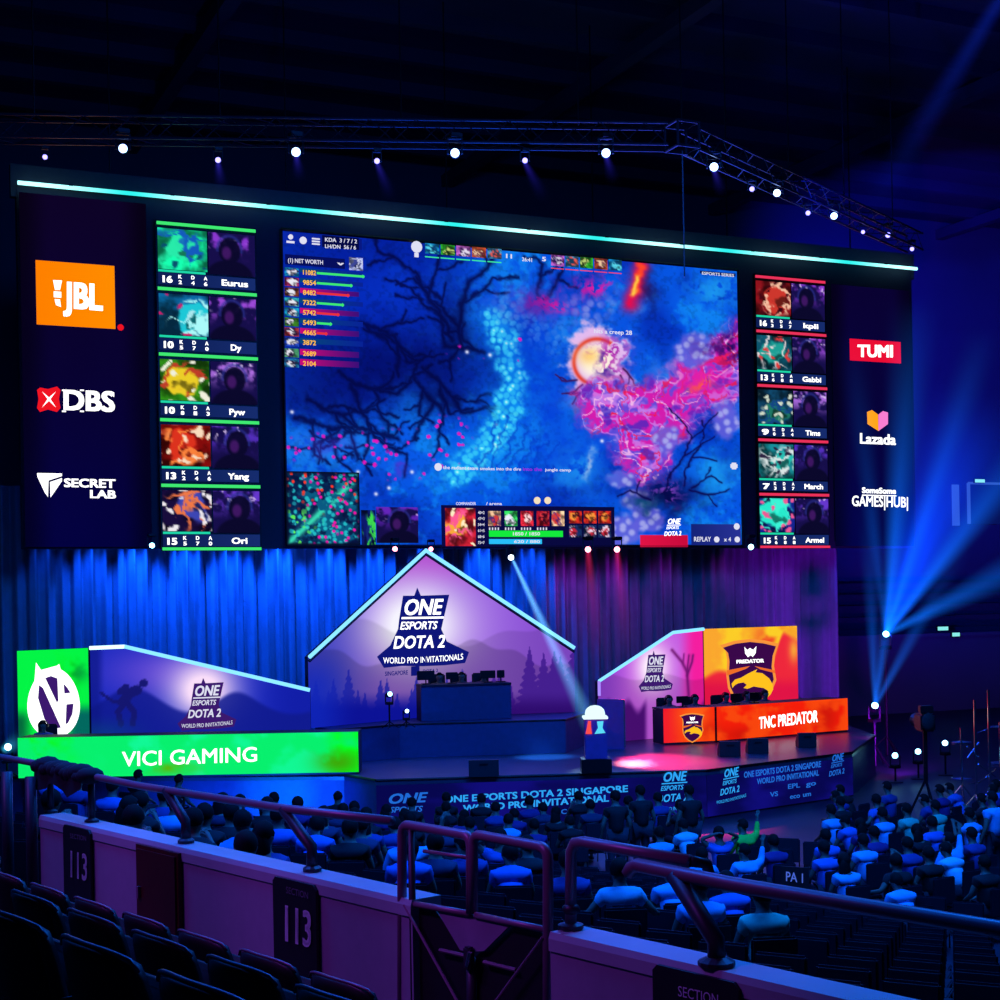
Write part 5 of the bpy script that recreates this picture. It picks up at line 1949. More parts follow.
# right handrails
pr = [rh(571, 944), rh(571, 852), rh(575, 843), rh(583, 842), rh(690, 861)]
T = thing('handrail', 'short upper handrail right of the gate with a bent left end', 'handrail', Vector((pr[0].x, pr[0].y, PT)))
pr[0] = Vector((pr[0].x, pr[0].y, PT + .006))
MB().tube(pr, .032, 10).build('top_rail', M['rail'], T, True)
MB().lathe(pr[0], [(.07, 0), (.07, .02), (.04, .03)], 12).build('flange', M['rail_dark'], T)
MB().ball(rh(571, 909), (.05, .05, .035), 2).build('clamp', M['rail_dark'], T, True)
e = rh(690, 861)
MB().tube([e, e + PN * .12 - UP * .03, e + PN * .16 - UP * .14], .030, 10).build('end_bend', M['rail_dark'], T, True)
RQ = TP_(.06)
pr = [RQ.hit(628, 874), RQ.hit(631, 868), RQ.hit(637, 865), RQ.hit(730, 884), RQ.hit(860, 906), RQ.hit(1010, 931), RQ.hit(1100, 947)]
T = thing('handrail', 'long purple lit handrail running off the bottom right on a slanted strut', 'handrail', Vector((pr[3].x, pr[3].y, PT)))
MB().tube(pr, .036, 10).build('top_rail', M['rail'], T, True)
a_, b_ = RQ.hit(676, 884), RQ.hit(716, 938)
f = Vector((b_.x, b_.y, PT + .12))
MB().tube([RQ.hit(674, 874), f, Vector((f.x, f.y, PT + .005))], [.045, .045, .045], 8).build('strut', M['rail_dark'], T, True)
MB().lathe(Vector((f.x, f.y, PT + .004)), [(.09, 0), (.09, .02), (.05, .04)], 12).build('flange', M['rail_dark'], T)

# ---- stadium seats (tip-up, dark, rounded backs) seen from behind
def seat_proto():
    T = thing('stadium_seat', 'dark tip up stadium seat', 'seat', (0, 0, 0))
    W, H0, H1 = .235, .36, .86
    # back shell: facing +Y, curved, rounded top corners
    def shell(sc, y0, th):
        m = MB()
        nx, nz = 12, 10
        for side in (0, 1):
            for j in range(nz + 1):
                v = j / nz
                for i in range(nx + 1):
                    u = i / nx * 2 - 1
                    w = W * sc * (1 - .06 * v) * (1.0 if v < .78 else math.sqrt(max(.0, 1 - ((v - .78) / .30) ** 2)) * .28 + .72)
                    z = H0 + (H1 - H0) * (v if v < 1 else 1) - .035 * (abs(u) ** 3) * v * v
                    y = y0 - .10 * v + .05 * u * u + (th if side == 0 else 0)
                    m.v.append(Vector((u * w, y, z)))
        off = (nx + 1) * (nz + 1)
        for j in range(nz):
            for i in range(nx):
                a = j * (nx + 1) + i
                m.f.append((a + 1, a, a + nx + 1, a + nx + 2))
                m.f.append((off + a, off + a + 1, off + a + nx + 2, off + a + nx + 1))
        loop = [i for i in range(nx + 1)] + [j * (nx + 1) + nx for j in range(1, nz + 1)] + [nz * (nx + 1) + i for i in reversed(range(nx))] + [j * (nx + 1) for j in reversed(range(1, nz))]
        for k in range(len(loop)):
            a, b = loop[k], loop[(k + 1) % len(loop)]
            m.f.append((a, b, off + b, off + a))
        return m
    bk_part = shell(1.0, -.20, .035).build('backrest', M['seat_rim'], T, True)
    shell(.88, -.212, .02).build('back_pad', M['seat'], bk_part, True)
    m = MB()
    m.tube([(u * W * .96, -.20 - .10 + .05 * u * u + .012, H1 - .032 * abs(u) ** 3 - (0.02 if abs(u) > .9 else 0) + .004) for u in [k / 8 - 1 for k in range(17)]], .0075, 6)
    m.build('rim_highlight', M['rail'], bk_part, True)  # lighter tube added in place of a highlight along the top edge
    m = MB().box((0, .02 - .06, .52), (.40, .07, .38), None, .025)
    m.build('seat_pan', M['seat'], T, True)
    m = MB()
    for k in range(6):
        m.ball((-.10 + k * .04, -.30, .60 - .0), (.006, .006, .006), 1)
    m.build('rivets', M['rail'], bk_part)
    for sx in (-1, 1):
        MB().box((sx * .245, -.06, .60), (.028, .30, .035), None, .01).build('armrest', M['seat_rim'], T)
    m = MB()
    for sx in (-1, 1):
        m.box((sx * .245, -.10, .295), (.025, .06, .58))
        m.box((sx * .245, -.10, .012), (.05, .16, .018))
    m.build('bracket', M['black_metal'], T)
    return T


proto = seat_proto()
first = True
yaw = math.atan2(-PN.x, PN.y)
rown = ['front row by the parapet', 'second row from the parapet', 'third row from the parapet']
for r, (t, z, x0, pit) in enumerate(((-1.20, DECK, 20, .65), (-2.14, DECK + .35, -60, .65), (-3.09, DECK + .70, -90, .65))):
    pl = TP_(t - .25)
    s0 = s_of(pl.hit((118, 62, -22)[r], (895, 893, 945)[r]))
    k0 = 0 if r else -2
    n = 0
    for k in range(-3 if r == 0 else -1, 9):
        s = s0 + pit * k + pit / 2
        P = st(s, t, z + .004)
        x, y = proj(np.array([tuple(P + UP * .85)]))
        if x[0] < -70 or y[0] > 1040 or x[0] > 420:
            continue
        n += 1
        lab = 'dark tip up stadium seat, %s from the left in the %s' % (['first', 'second', 'third', 'fourth', 'fifth', 'sixth', 'seventh', 'eighth', 'ninth', 'tenth'][n - 1], rown[r])
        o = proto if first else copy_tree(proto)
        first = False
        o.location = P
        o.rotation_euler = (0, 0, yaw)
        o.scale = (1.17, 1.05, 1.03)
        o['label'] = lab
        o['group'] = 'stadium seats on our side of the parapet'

# ================================================================== PEOPLE
def skin_mesh(V, Eg, root, sub=1):
    """V: list of (pos, radius); one continuous surface grown round the joints"""
    me = bpy.data.meshes.new('b')
    me.from_pydata([p for p, _ in V], Eg, [])
    ob = bpy.data.objects.new('b', me)
    COL.objects.link(ob)
    ob.modifiers.new('s', 'SKIN')
    for i, (p, r) in enumerate(V):
        sv = me.skin_vertices[0].data[i]
        sv.radius = r if isinstance(r, tuple) else (r, r)
        sv.use_root = i == root
    ss = ob.modifiers.new('u', 'SUBSURF')
    ss.levels = ss.render_levels = sub
    bpy.context.view_layer.update()
    out = bpy.data.meshes.new_from_object(ob.evaluated_get(bpy.context.evaluated_depsgraph_get()))
    bpy.data.objects.remove(ob)
    bpy.data.meshes.remove(me)
    out.shade_smooth()
    return out


class Sk:
    def __init__(s):
        s.V, s.E, s.n = [], [], {}

    def add(s, name, p, r, par=None):
        s.n[name] = len(s.V)
        s.V.append((tuple(p), r))
        if par:
            s.E.append((s.n[par], s.n[name]))


def body(pose):
    """returns meshes of a person: origin on the ground under the hips, facing +Y"""
    sit = pose['sit']
    hz = .50 if sit else .93
    lean, turn = pose.get('lean', 0.0), pose.get('turn', 0.0)
    pel = Vector((0, 0, hz))

    def up(x, y, z):
        """upper body point relative to the hips, leaned forward"""
        c, s_ = math.cos(lean), math.sin(lean)
        return pel + Vector((x, y * c + z * s_, z * c - y * s_))
    k = Sk()
    k.add('pel', pel, .135)
    k.add('waist', up(0, -.01, .17), .125, 'pel')
    k.add('chest', up(0, -.02, .36), .145, 'waist')
    k.add('upch', up(0, -.01, .46), .10, 'chest')
    k.add('neck', up(0, .01, .56), .052, 'upch')
    hd = up(0, .03, .64)
    H = Matrix.Rotation(turn, 3, 'Z')
    hp = lambda x, y, z: hd + H @ Vector((x, y, z))
    k.add('skull', hp(0, 0, .03), .088, 'neck')
    k.add('crown', hp(0, -.005, .12), .084, 'skull')
    k.add('jaw', hp(0, .045, -.01), .050, 'skull')
    k.add('nose', hp(0, .112, .045), .014, 'skull')
    for sx in (-1, 1):
        L = 'L' if sx < 0 else 'R'
        k.add('ear' + L, hp(sx * .095, -.005, .05), .016, 'skull')
        k.add('sh' + L, up(sx * .175, -.01, .44), .066, 'upch')
        arm = pose['arms'][0 if sx < 0 else 1]
        el, wr = [pel + Vector(q) for q in arm]
        k.add('el' + L, el, .043, 'sh' + L)
        k.add('wr' + L, wr, .028, 'el' + L)
        d = (wr - el).normalized()
        pm = wr + d * .055
        k.add('palm' + L, pm, .027, 'wr' + L)
        side = d.cross(Vector((0, 0, 1)))
        side = side.normalized() if side.length > .1 else Vector((1, 0, 0))
        dn = side.cross(d) * (-1)
        if dn.z > 0:
            dn = -dn
        for f in range(4):
            ln = (.075, .086, .082, .066)[f]
            b = pm + side * ((f - 1.5) * .018) + d * .03
            k.add('f%d%s' % (f, L), b, .0095, 'palm' + L)
            b2 = b + d * ln * .55 + dn * .012
            k.add('g%d%s' % (f, L), b2, .0085, 'f%d%s' % (f, L))
            k.add('h%d%s' % (f, L), b2 + d * ln * .32 + dn * .028, .007, 'g%d%s' % (f, L))
        tb = pm - side * (.03 * sx) + d * -.01
        k.add('t0' + L, tb, .011, 'palm' + L)
        k.add('t1' + L, tb - side * (.028 * sx) + d * .035 + dn * .008, .009, 't0' + L)
    legs = pose['legs']
    for sx, lg in ((-1, legs[0]), (1, legs[1])):
        L = 'L' if sx < 0 else 'R'
        kn, an = Vector(lg[0]), Vector(lg[1])
        k.add('hip' + L, pel + Vector((sx * .09, .03, -.02)), .088, 'pel')
        k.add('kn' + L, kn, .060, 'hip' + L)
        k.add('cf' + L, kn.lerp(an, .35), .055, 'kn' + L)
        k.add('an' + L, an, .038, 'cf' + L)
        k.add('ft' + L, an + Vector((sx * .02, .13, -.045)), .036, 'an' + L)
        k.add('toe' + L, an + Vector((sx * .025, .19, -.055)), .026, 'ft' + L)
    B = skin_mesh(k.V, k.E, 0, 1)

    def sub(names, grow, cut=None):
        q = Sk()
        idx = {}
        for nme in names:
            i = k.n[nme]
            p, r = k.V[i]
            idx[i] = len(q.V)
            q.V.append((p, r * 1.10 + grow))
        q.E = [(idx[a], idx[b]) for a, b in k.E if a in idx and b in idx]
        if cut:
            for a, b, t, r in cut:
                pa_, pb_ = Vector(k.V[k.n[a]][0]), Vector(k.V[k.n[b]][0])
                q.V.append((tuple(pa_.lerp(pb_, t)), r))
                q.E.append((idx[k.n[a]], len(q.V) - 1))
        return skin_mesh(q.V, q.E, 0, 1)
    sleeve = pose.get('sleeve', .55)
    if sleeve > 1:
        shirt = sub(['pel', 'waist', 'chest', 'upch', 'shL', 'shR', 'elL', 'elR'], .022, [('elL', 'wrL', .85, .040), ('elR', 'wrR', .85, .040), ('upch', 'neck', .75, .088)])
    else:
        shirt = sub(['pel', 'waist', 'chest', 'upch', 'shL', 'shR'], .022, [('shL', 'elL', sleeve, .066), ('shR', 'elR', sleeve, .066), ('upch', 'neck', .72, .088)])
    tr = sub(['pel', 'hipL', 'hipR', 'knL', 'knR', 'cfL', 'cfR'], .010, [('cfL', 'anL', .9, .052), ('cfR', 'anR', .9, .052)])
    shoes = MB()
    for sx, lg in ((-1, legs[0]), (1, legs[1])):
        an = Vector(lg[1])
        shoes.ball(an + Vector((sx * .02, .085, -.042)), (.048, .135, .042), 2)
    # hair cap
    bm = bmesh.new()
    bmesh.ops.create_icosphere(bm, subdivisions=3, radius=1)
    for v in list(bm.verts):
        if (v.co.y > .35 and v.co.z < .42) or v.co.z < -.55:
            bm.verts.remove(v)
    for v in bm.verts:
        n_ = 1 + .03 * math.sin(v.co.x * 9 + v.co.y * 7) * math.sin(v.co.z * 8)
        v.co = Vector((v.co.x * .100, v.co.y * .114, v.co.z * .117)) * n_
    hm = MB()
    hm.bm(bm, H.to_4x4(), hp(0, -.008, .075))
    if pose.get('long'):
        q = MB()
        hm.ball(hp(0, -.085, -.07), (.105, .055, .20), 2)
    face = MB()
    for sx in (-1, 1):
        face.ball(hp(sx * .034, .078, .062), (.014, .010, .009), 1)
    lips = MB().ball(hp(0, .092, -.006), (.024, .010, .008), 1)
    return B, shirt, tr, shoes, hm, face, lips


def pobj(name, me, mat, parent, smooth=True):
    if isinstance(me, MB):
        me_ = bpy.data.meshes.new(name)
        me_.from_pydata([tuple(v) for v in me.v], [], me.f)
        me = me_
        if smooth:
            me.shade_smooth()
    me.name = name
    if not me.materials:
        me.materials.append(mat)
    o = bpy.data.objects.new(name, me)
    COL.objects.link(o)
    o.parent = parent
    return o


SITLEG = [((-.13, .45, .50), (-.14, .44, .09)), ((.13, .45, .50), (.14, .46, .09))]
STLEG = [((-.10, .03, .50), (-.11, 0, .09)), ((.10, .05, .50), (.13, .02, .09))]
POSES = {
    'lap': dict(sit=1, lean=.05, arms=[((-.25, .08, .22), (-.12, .32, .12)), ((.25, .08, .22), (.12, .32, .12))], legs=SITLEG),
    'lean': dict(sit=1, lean=.45, turn=.2, arms=[((-.25, .30, .16), (-.10, .50, .14)), ((.25, .30, .16), (.10, .50, .14))], legs=SITLEG),
    'wide': dict(sit=1, lean=.03, turn=-.3, arms=[((-.34, -.02, .27), (-.40, .20, .22)), ((.34, -.02, .27), (.40, .20, .22))], legs=SITLEG, sleeve=.6),
    'raised': dict(sit=1, lean=.05, turn=.4, arms=[((-.26, .08, .22), (-.14, .32, .14)), ((.36, .16, .50), (.42, .22, .78))], legs=SITLEG, sleeve=2),
    'phone': dict(sit=1, lean=.10, arms=[((-.22, .22, .28), (-.07, .38, .48)), ((.22, .22, .28), (.07, .38, .48))], legs=SITLEG),
    'behind': dict(sit=1, lean=.03, arms=[((-.36, .02, .62), (-.16, -.09, .70)), ((.36, .02, .62), (.16, -.09, .70))], legs=SITLEG),
    'lady': dict(sit=1, lean=.08, turn=-.4, long=1, arms=[((-.24, .10, .22), (-.10, .30, .14)), ((.26, .05, .24), (.20, .30, .16))], legs=SITLEG),
    'stand': dict(sit=0, lean=.03, turn=.2, arms=[((-.27, -.02, .18), (-.28, .08, -.06)), ((.27, -.02, .18), (.27, .10, -.06))], legs=STLEG),
    'desk': dict(sit=1, lean=.15, arms=[((-.26, .20, .22), (-.16, .46, .27)), ((.26, .20, .22), (.16, .46, .27))], legs=SITLEG, sleeve=2),
}
MESH = {k: body(v) for k, v in POSES.items()}
_cm = {}


def cloth(rgb):
    if rgb not in _cm:
        _cm[rgb] = pbr('cloth', rgb, .85, 0, .15, 14)
    return _cm[rgb]


def person(pose, label, pos, face, col, group=None, headset=False, sc=1.0, eyes=False, trousers=None):
    T = thing('person', label, 'person', pos, group, math.atan2(-face.x, face.y))
    T.scale = (sc, sc, sc)
    B, shirt, tr, shoes, hair, eye, lips = MESH[pose]
    L = []
    pobj('body', B, M['skin'], T)
    for nme, me, mt in (('shirt', shirt, cloth(col)), ('trousers', tr, trousers or M['jeans'])):
        o = pobj(nme, me, M['jeans'], T)
        o.material_slots[0].link = 'OBJECT'
        o.material_slots[0].material = mt
    for i, nme, mt in ((3, 'shoes', M['dark']), (4, 'hair', M['hair']), (5, 'eyes', M['eye']), (6, 'mouth', M['mouth'])):
        if i >= 5 and not eyes:
            continue
        me = MESH[pose][i]
        if isinstance(me, MB):
            o = pobj(nme, me, mt, T)
            lst = list(MESH[pose])
            lst[i] = o.data
            MESH[pose] = tuple(lst)
        else:
            pobj(nme, me, mt, T)
    if headset:
        hd = (Vector((0, 0, .50 if POSES[pose]['sit'] else .93)) + Vector((0, .06, .70)))
        m = MB()
        m.tube([hd + Vector((.115 * math.cos(q), -.01, .115 * math.sin(q))) for q in [math.pi * j / 10 for j in range(11)]], .014, 6)
        for sx in (-1, 1):
            m.lathe(hd + Vector((sx * .105, -.01, -.01)), [(.045, -.02), (.045, .02)], 10, (Vector((0, 1, 0)), UP, Vector((1, 0, 0))))
        pobj('headset', m, M['black_metal'], T, False)
    return T


# audience chairs
def chair_proto():
    T = thing('audience_chair', 'dark chair', 'chair')
    MB().box((0, .05, .272), (.44, .44, .05), None, .015).build('seat', M['aud_seat'], T)
    MB().box((0, -.300, .66), (.44, .045, .44), None, .02).build('backrest', M['aud_seat'], T)
    for sx in (-1, 1):
        m = MB()
        m.tube([(sx * .20, -.295, .84), (sx * .20, -.29, .26), (sx * .20, -.32, .012)], .013, 5)
        m.tube([(sx * .20, -.29, .255), (sx * .20, .22, .245), (sx * .20, .24, .012)], .013, 5)
        m.build('leg_frame', M['black_metal'], T)
    return T


cproto = chair_proto()
cfirst = [True]


def chair(pos, face, label, group):
    o = cproto if cfirst[0] else copy_tree(cproto)
    cfirst[0] = False
    o.location = pos
    o.rotation_euler = (0, 0, math.atan2(-face.x, face.y))
    o['label'], o['group'] = label, group
    return o


def seat_hit(px, py, chest):
    """ground point whose chest height is seen at (px,py)"""
    r = ray(px, py)
    d = 11.0
    while d < 32.5:
        p = EYE + r * d
        if p.z <= ground(t_of(p)) + chest and t_of(p) > .45:
            break
        d += .02
    t = t_of(p)
    # keep clear of the step edge
    if TR0 <= t < TR0 + NROW * PIT:
        k = int((t - TR0) / PIT)
        t = TR0 + k * PIT + .45
    g = ground(t)
    q = Vector((pa.x, pa.y, 0)) + PD * s_of(p) + PN * t
    return Vector((q.x, q.y, g + .002))


FOCUS = cw(-1.0, 41, 0)
BLU, SKY, WHT, NAV, TEAL, GRN, BLK, PRP = (.03, .16, .62), (.08, .48, .95), (.22, .68, 1.0), (.015, .05, .26), (.05, .60, .42), (.08, .80, .06), (.006, .006, .010), (.12, .02, .18)
aud = [
    # px, py (chest), pose, colour, label
    (102, 792, 'lap', NAV, 'person in dark blue top seated at the far left under the team name'),
    (70, 794, 'lean', BLU, 'person in mid blue top leaning forward behind the coat on the handrail'),
    (126, 800, 'lap', BLU, 'person in mid blue shirt seated just left of the first slanted strut'),
    (197, 818, 'wide', SKY, 'person in pale speckled shirt seated just right of the first slanted strut'),
    (243, 832, 'lap', BLK, 'person in black top seated midway between the two slanted struts'),
    (272, 838, 'phone', SKY, 'person in light blue shirt seated left of the second slanted strut'),
    (297, 832, 'wide', BLU, 'person in bright blue shirt behind the second slanted strut'),
    (335, 850, 'lean', BLU, 'person in large plain blue shirt bending forward right of the second slanted strut'),
    (372, 842, 'lap', BLK, 'person in black top beside the left gate post'),
    (385, 836, 'lady', NAV, 'person with long hair in navy top just left of the gate'),
    (434, 848, 'raised', SKY, 'person in light blue with one arm raised, seen through the left half of the gate'),
    (446, 874, 'lean', BLU, 'person in blue leaning forward low in the left half of the gate'),
    (491, 862, 'lap', NAV, 'person in dark blue seen at the left of the right half of the gate'),
    (523, 878, 'lean', BLU, 'person in bright striped blue shirt bending low in the right half of the gate'),
    (520, 850, 'behind', BLU, 'person in blue with hands behind the head seen through the gate'),
    (509, 832, 'phone', SKY, 'person in pale blue holding something up above the gate top rail'),
    (590, 880, 'lap', NAV, 'person in navy seated right of the bent handrail post'),
    (637, 888, 'wide', WHT, 'person in white and blue shirt sitting with arms out below the short handrail'),
    (693, 896, 'lean', SKY, 'person in plain light blue shirt behind the right slanted strut'),
    (661, 846, 'lap', SKY, 'person in light blue shirt just above the short handrail, left one of two'),
    (690, 842, 'lean', WHT, 'person in rounded pale shirt bent forward above the end of the short handrail'),
    (720, 846, 'behind', BLU, 'person in blue shirt with arms up beside the person in green'),
    (744, 838, 'raised', GRN, 'person in bright green top with one arm raised'),
    (713, 868, 'wide', SKY, 'person in bright blue shirt with arms spread just above the long handrail'),
    (736, 866, 'raised', SKY, 'person in light blue with a raised arm right of the person with arms spread'),
    (738, 906, 'lap', SKY, 'person in light blue seen under the long handrail right of the strut'),
    (760, 905, 'lean', BLU, 'person in mid blue leaning forward under the long handrail'),
    (777, 910, 'lap', TEAL, 'person in dull teal top under the long handrail'),
    (833, 822, 'lap', SKY, 'person in light blue shirt near the right end of the stage front'),
    (856, 837, 'lean', BLU, 'person in mid blue shirt hunched forward left of the dark crowd'),
    (843, 851, 'lap', BLU, 'person in blue seated in front of the hunched person'),
    (869, 854, 'lap', SKY, 'person in pale shirt seated behind the long haired person'),
    (859, 876, 'lady', SKY, 'person with long dark hair in a light blue top'),
    (886, 876, 'wide', BLK, 'broad person in black directly right of the long haired person'),
    (908, 857, 'phone', NAV, 'person in dark blue seated behind the broad person in black'),
    (941, 866, 'lean', WHT, 'person in bright pale shirt bending forward at the right'),
    (878, 811, 'wide', BLU, 'person in blue shirt sitting tall under the floor lamps'),
    (893, 824, 'lap', SKY, 'person in light blue shirt just right of the one sitting tall'),
    (912, 821, 'lap', TEAL, 'person in green teal top, left one of two'),
    (926, 819, 'lap', TEAL, 'person in green teal top, right one of two'),
    (934, 835, 'wide', BLU, 'broad person in blue shirt in the middle of the right crowd'),
    (960, 853, 'raised', SKY, 'person in light blue with a lifted arm near the right edge'),
    (983, 850, 'lap', NAV, 'person in dark navy shirt seated near the right edge'),
    (973, 826, 'phone', SKY, 'person in light blue left of the tall pale person at the right edge'),
    (971, 799, 'lean', BLU, 'person in blue leaning forward before the shiny stands'),
    (1000, 850, 'lap', BLU, 'person in blue cut off by the right edge of the view'),
    (908, 903, 'lean', SKY, 'person in pale checked shirt bending low just above the long handrail'),
    (990, 795, 'lap', BLU, 'person in blue seated close to the shiny stands'),
    (775, 855, 'lap', PRP, 'person in purple dark top in the sparse rows right of the person in green'),
    (826, 862, 'lap', BLU, 'person in blue alone in the rows by the pale row letters'),
]
placed = [Vector((at_d(926, 790, 34.6).x, at_d(926, 790, 34.6).y, 0))]


def far_enough(p, dmin=.50):
    return all((p - q).length > dmin for q in placed)


row_sign_at = seat_hit(796, 876, .80)
placed.append(row_sign_at)
spots_a = [seat_hit(px, py, .98 if pose != 'lean' else .86) for px, py, pose, col, lab in aud]
for _ in range(60):                      # neighbours never sit inside each other
    for i in range(len(spots_a)):
        for q in range(i + 1, len(spots_a)):
            v = spots_a[i] - spots_a[q]
            v.z = 0
            if v.length < .78:
                v = v.normalized() * ((.78 - v.length) * .5) if v.length > .01 else PD * .2
                spots_a[i], spots_a[q] = spots_a[i] + v, spots_a[q] - v
for (px, py, pose, col, lab), p in zip(aud, spots_a):
    t = max(t_of(p), TR0 + .45)
    if t < TR0 + NROW * PIT:
        t = TR0 + int((t - TR0) / PIT) * PIT + .45
    p = st(s_of(p), t, ground(t) + .002)
    placed.append(p)
    f = (Vector((FOCUS.x, FOCUS.y, 0)) - Vector((p.x, p.y, 0))).normalized()
    person(pose, lab, p, f, col)
    chair(p - f * .0, f, 'dark chair under an audience member', 'occupied audience chairs')
big = seat_hit(994, 822, 1.2)
placed.append(big)
person('stand', 'tall person in bright pale blue shirt standing at the right edge', big, (FOCUS - big).normalized(), SKY)
for px, lab in ((185, 'person in black whose head shows against the green desk, right one of two'), (154, 'person in black whose head shows against the green desk, left one of two')):
    p = seat_hit(px, 772, 1.24)
    placed.append(p)
    person('lap', lab, p, (Vector((FOCUS.x, FOCUS.y, 0)) - Vector((p.x, p.y, 0))).normalized(), BLK)
    chair(p, (Vector((FOCUS.x, FOCUS.y, 0)) - Vector((p.x, p.y, 0))).normalized(), 'dark chair under an audience member', 'occupied audience chairs')
for px, py, lab in ((641, 806, 'dark standing person before the event logo on the stage front'),
                    (616, 812, 'dark standing person left of the one before the logo'), (690, 806, 'dark standing person at the corner of the stage front')):
    p = seat_hit(px, py, 1.35)
    placed.append(p)
    person('stand', lab, p, (Vector((FOCUS.x, FOCUS.y, 0)) - Vector((p.x, p.y, 0))).normalized(), BLK)
# darker spectators that fill the rows
rng = random.Random(11)
n = 0
tries = 0
while n < 60 and tries < 6000:
    tries += 1
    if rng.random() < .62:
        px, py = rng.uniform(840, 998), rng.uniform(792, 880)
    elif rng.random() < .6:
        px, py = rng.uniform(210, 700), rng.uniform(806, 838)
    else:
        px, py = rng.uniform(95, 560), rng.uniform(806, 870)
    if 330 < px < 640 and py > 840 and rng.random() < .6:
        continue
    p = seat_hit(px, py, .98)
    if not far_enough(p, .80) or (p - EYE).dot(FW) > 34.2:
        continue
    placed.append(p)
    f = (Vector((FOCUS.x, FOCUS.y, 0)) - Vector((p.x, p.y, 0))).normalized()
    col = rng.choice([BLK, BLK, BLK, NAV, (.03, .03, .09), PRP])
    person(rng.choice(['lap', 'lap', 'lean', 'phone', 'lady']), 'person in dark clothes seated in the dim audience, seen from behind', p, f, col, 'dark clothed spectators')
    chair(p, f, 'dark chair under an audience member', 'occupied audience chairs')
    n += 1
# empty rows
ne = 0
seat_rows = []
for k in range(NROW + 6):
    t = TR0 + k * PIT + .45
    s = -6.0
    while s < 10:
        p = st(s, t, 0)
        p.z = ground(t) + .002
        s += .62
        x, y = proj(np.array([tuple(p + UP * .8)]))
        d = (p - EYE).dot(FW)
        if not (-5 < x[0] < 1005 and 790 < y[0] < 985) or d < 10 or d > 33 or not far_enough(p, .74):
            continue
        seat_rows.append((d, p))
seat_rows.sort(key=lambda q: q[0])
for d, p in seat_rows[:170]:
    f = (Vector((FOCUS.x, FOCUS.y, 0)) - Vector((p.x, p.y, 0))).normalized()
    f = (f * .4 + PN * .6).normalized()
    chair(p, f, 'empty dark chair in the dim rows below the parapet', 'empty audience chairs')

# row sign in the rows
p = row_sign_at
f = (EYE - p)
f.z = 0
f.normalize()
o = thing('row_sign', 'small dark sign with pale letters PA 1 standing among empty rows', 'sign', p)
sp_ = Plane(p + f * .3, p + f * .3 + f.cross(UP))
m = MB()
c0 = sp_.hit(781, 866), sp_.hit(809, 868)
m.slab([c0[0], c0[1], Vector((c0[1].x, c0[1].y, p.z + .02)), Vector((c0[0].x, c0[0].y, p.z + .02))], f * -.03)
m.build('board', M['sign'], o)
write('sign_lettering', sp_.hit, 'PA 1', (786, 881), (803, 883), 10, emit('sign_blue', C(70, 100, 210), 1), o, off=.02, bold=.01)

# ---- players and commentators on stage
def gchair(label, p, f, group=None):
    T = thing('gaming_chair', label, 'chair', p, group, math.atan2(-f.x, f.y))
    def b(nme, mb, mat='black_metal'):
        me = mb.build(nme, M[mat])
        me.parent = T
    b('backrest', MB().box((0, -.31, .80), (.50, .08, .90), None, .035), 'dark')
    b('seat', MB().box((0, .04, .262), (.50, .50, .07), None, .03), 'dark')
    m = MB().tube([(0, 0, .25), (0, 0, .08)], .03, 8)
    b('column', m)
    m = MB()
    for k in range(5):
        q = k * 2 * math.pi / 5
        m.tube([(0, 0, .08), (.28 * math.cos(q), .28 * math.sin(q), .05)], .02, 6)
        m.ball((.28 * math.cos(q), .28 * math.sin(q), .032), .03, 1)
    b('wheel_base', m)
    for sx in (-1, 1):
        b('armrest', MB().box((sx * .29, .02, .52), (.05, .26, .03), None, .01))
    return T


toward = lambda p, q: Vector((q.x - p.x, q.y - p.y, 0)).normalized()
for px, lab in ((44, 'player in dark shirt with headset seated behind the green desk before the horned emblem'),):
    p = dpl[0].hit(px, 735, -1.40)
    p.z = SZ + .002
    person('desk', lab, p, dpl[0].n, (.05, .12, .40), None, True, 1.04, True)
    gchair('black gaming chair behind the green desk', p - dpl[0].n * .02, dpl[0].n)
q0, q1 = dpl[0], rpl
for i, (px, pl, lab) in enumerate(((668, rpl[0], 'leftmost player behind the red desk, at the small crest'), (694, rpl[0], 'second player from the left behind the red desk'), (724, rpl[1], 'third player from the left behind the red desk, below the crest edge'),
                                   (745, rpl[1], 'fourth player from the left behind the red desk, before the bird head'), (763, rpl[1], 'rightmost player behind the red desk'))):
    p = pl.hit(px, 705, -1.30)
    p.z = SZ + .002
    person('desk', lab.replace('player', 'player with headset', 1), p, pl.n, (.06, .03, .10), None, True, 1.02, True)
    gchair('black gaming chair of the %s' % lab.split(' behind')[0], p - pl.n * .02, pl.n)
for px, pl, lab in ((682, rpl[0], 'dark monitor on the red desk between the two left players'), (735, rpl[1], 'dark monitor on the red desk between third and fourth players'), (754, rpl[1], 'dark monitor on the red desk between the two right players')):
    monitor(lab, px, .36, .20, None, pl, .45, rz + .005)
for px, lab, c in ((439, 'commentator in dark jacket at the left of the commentary desk', BLK), (461, 'commentator in dark suit in the middle of the commentary desk', (.03, .02, .06)), (483, 'commentator in dark jacket right of the middle at the commentary desk', (.10, .03, .12))):
    p = CP.hit(px, 690, -1.02)
    p.z = HZ + .002
    person('desk', lab, p, CP.n, c, None, False, 1.0, True)
    gchair('black chair of the ' + lab.split(' at ')[0].split(' in the')[0].replace('in dark', 'wearing a dark'), p - CP.n * .02, CP.n)

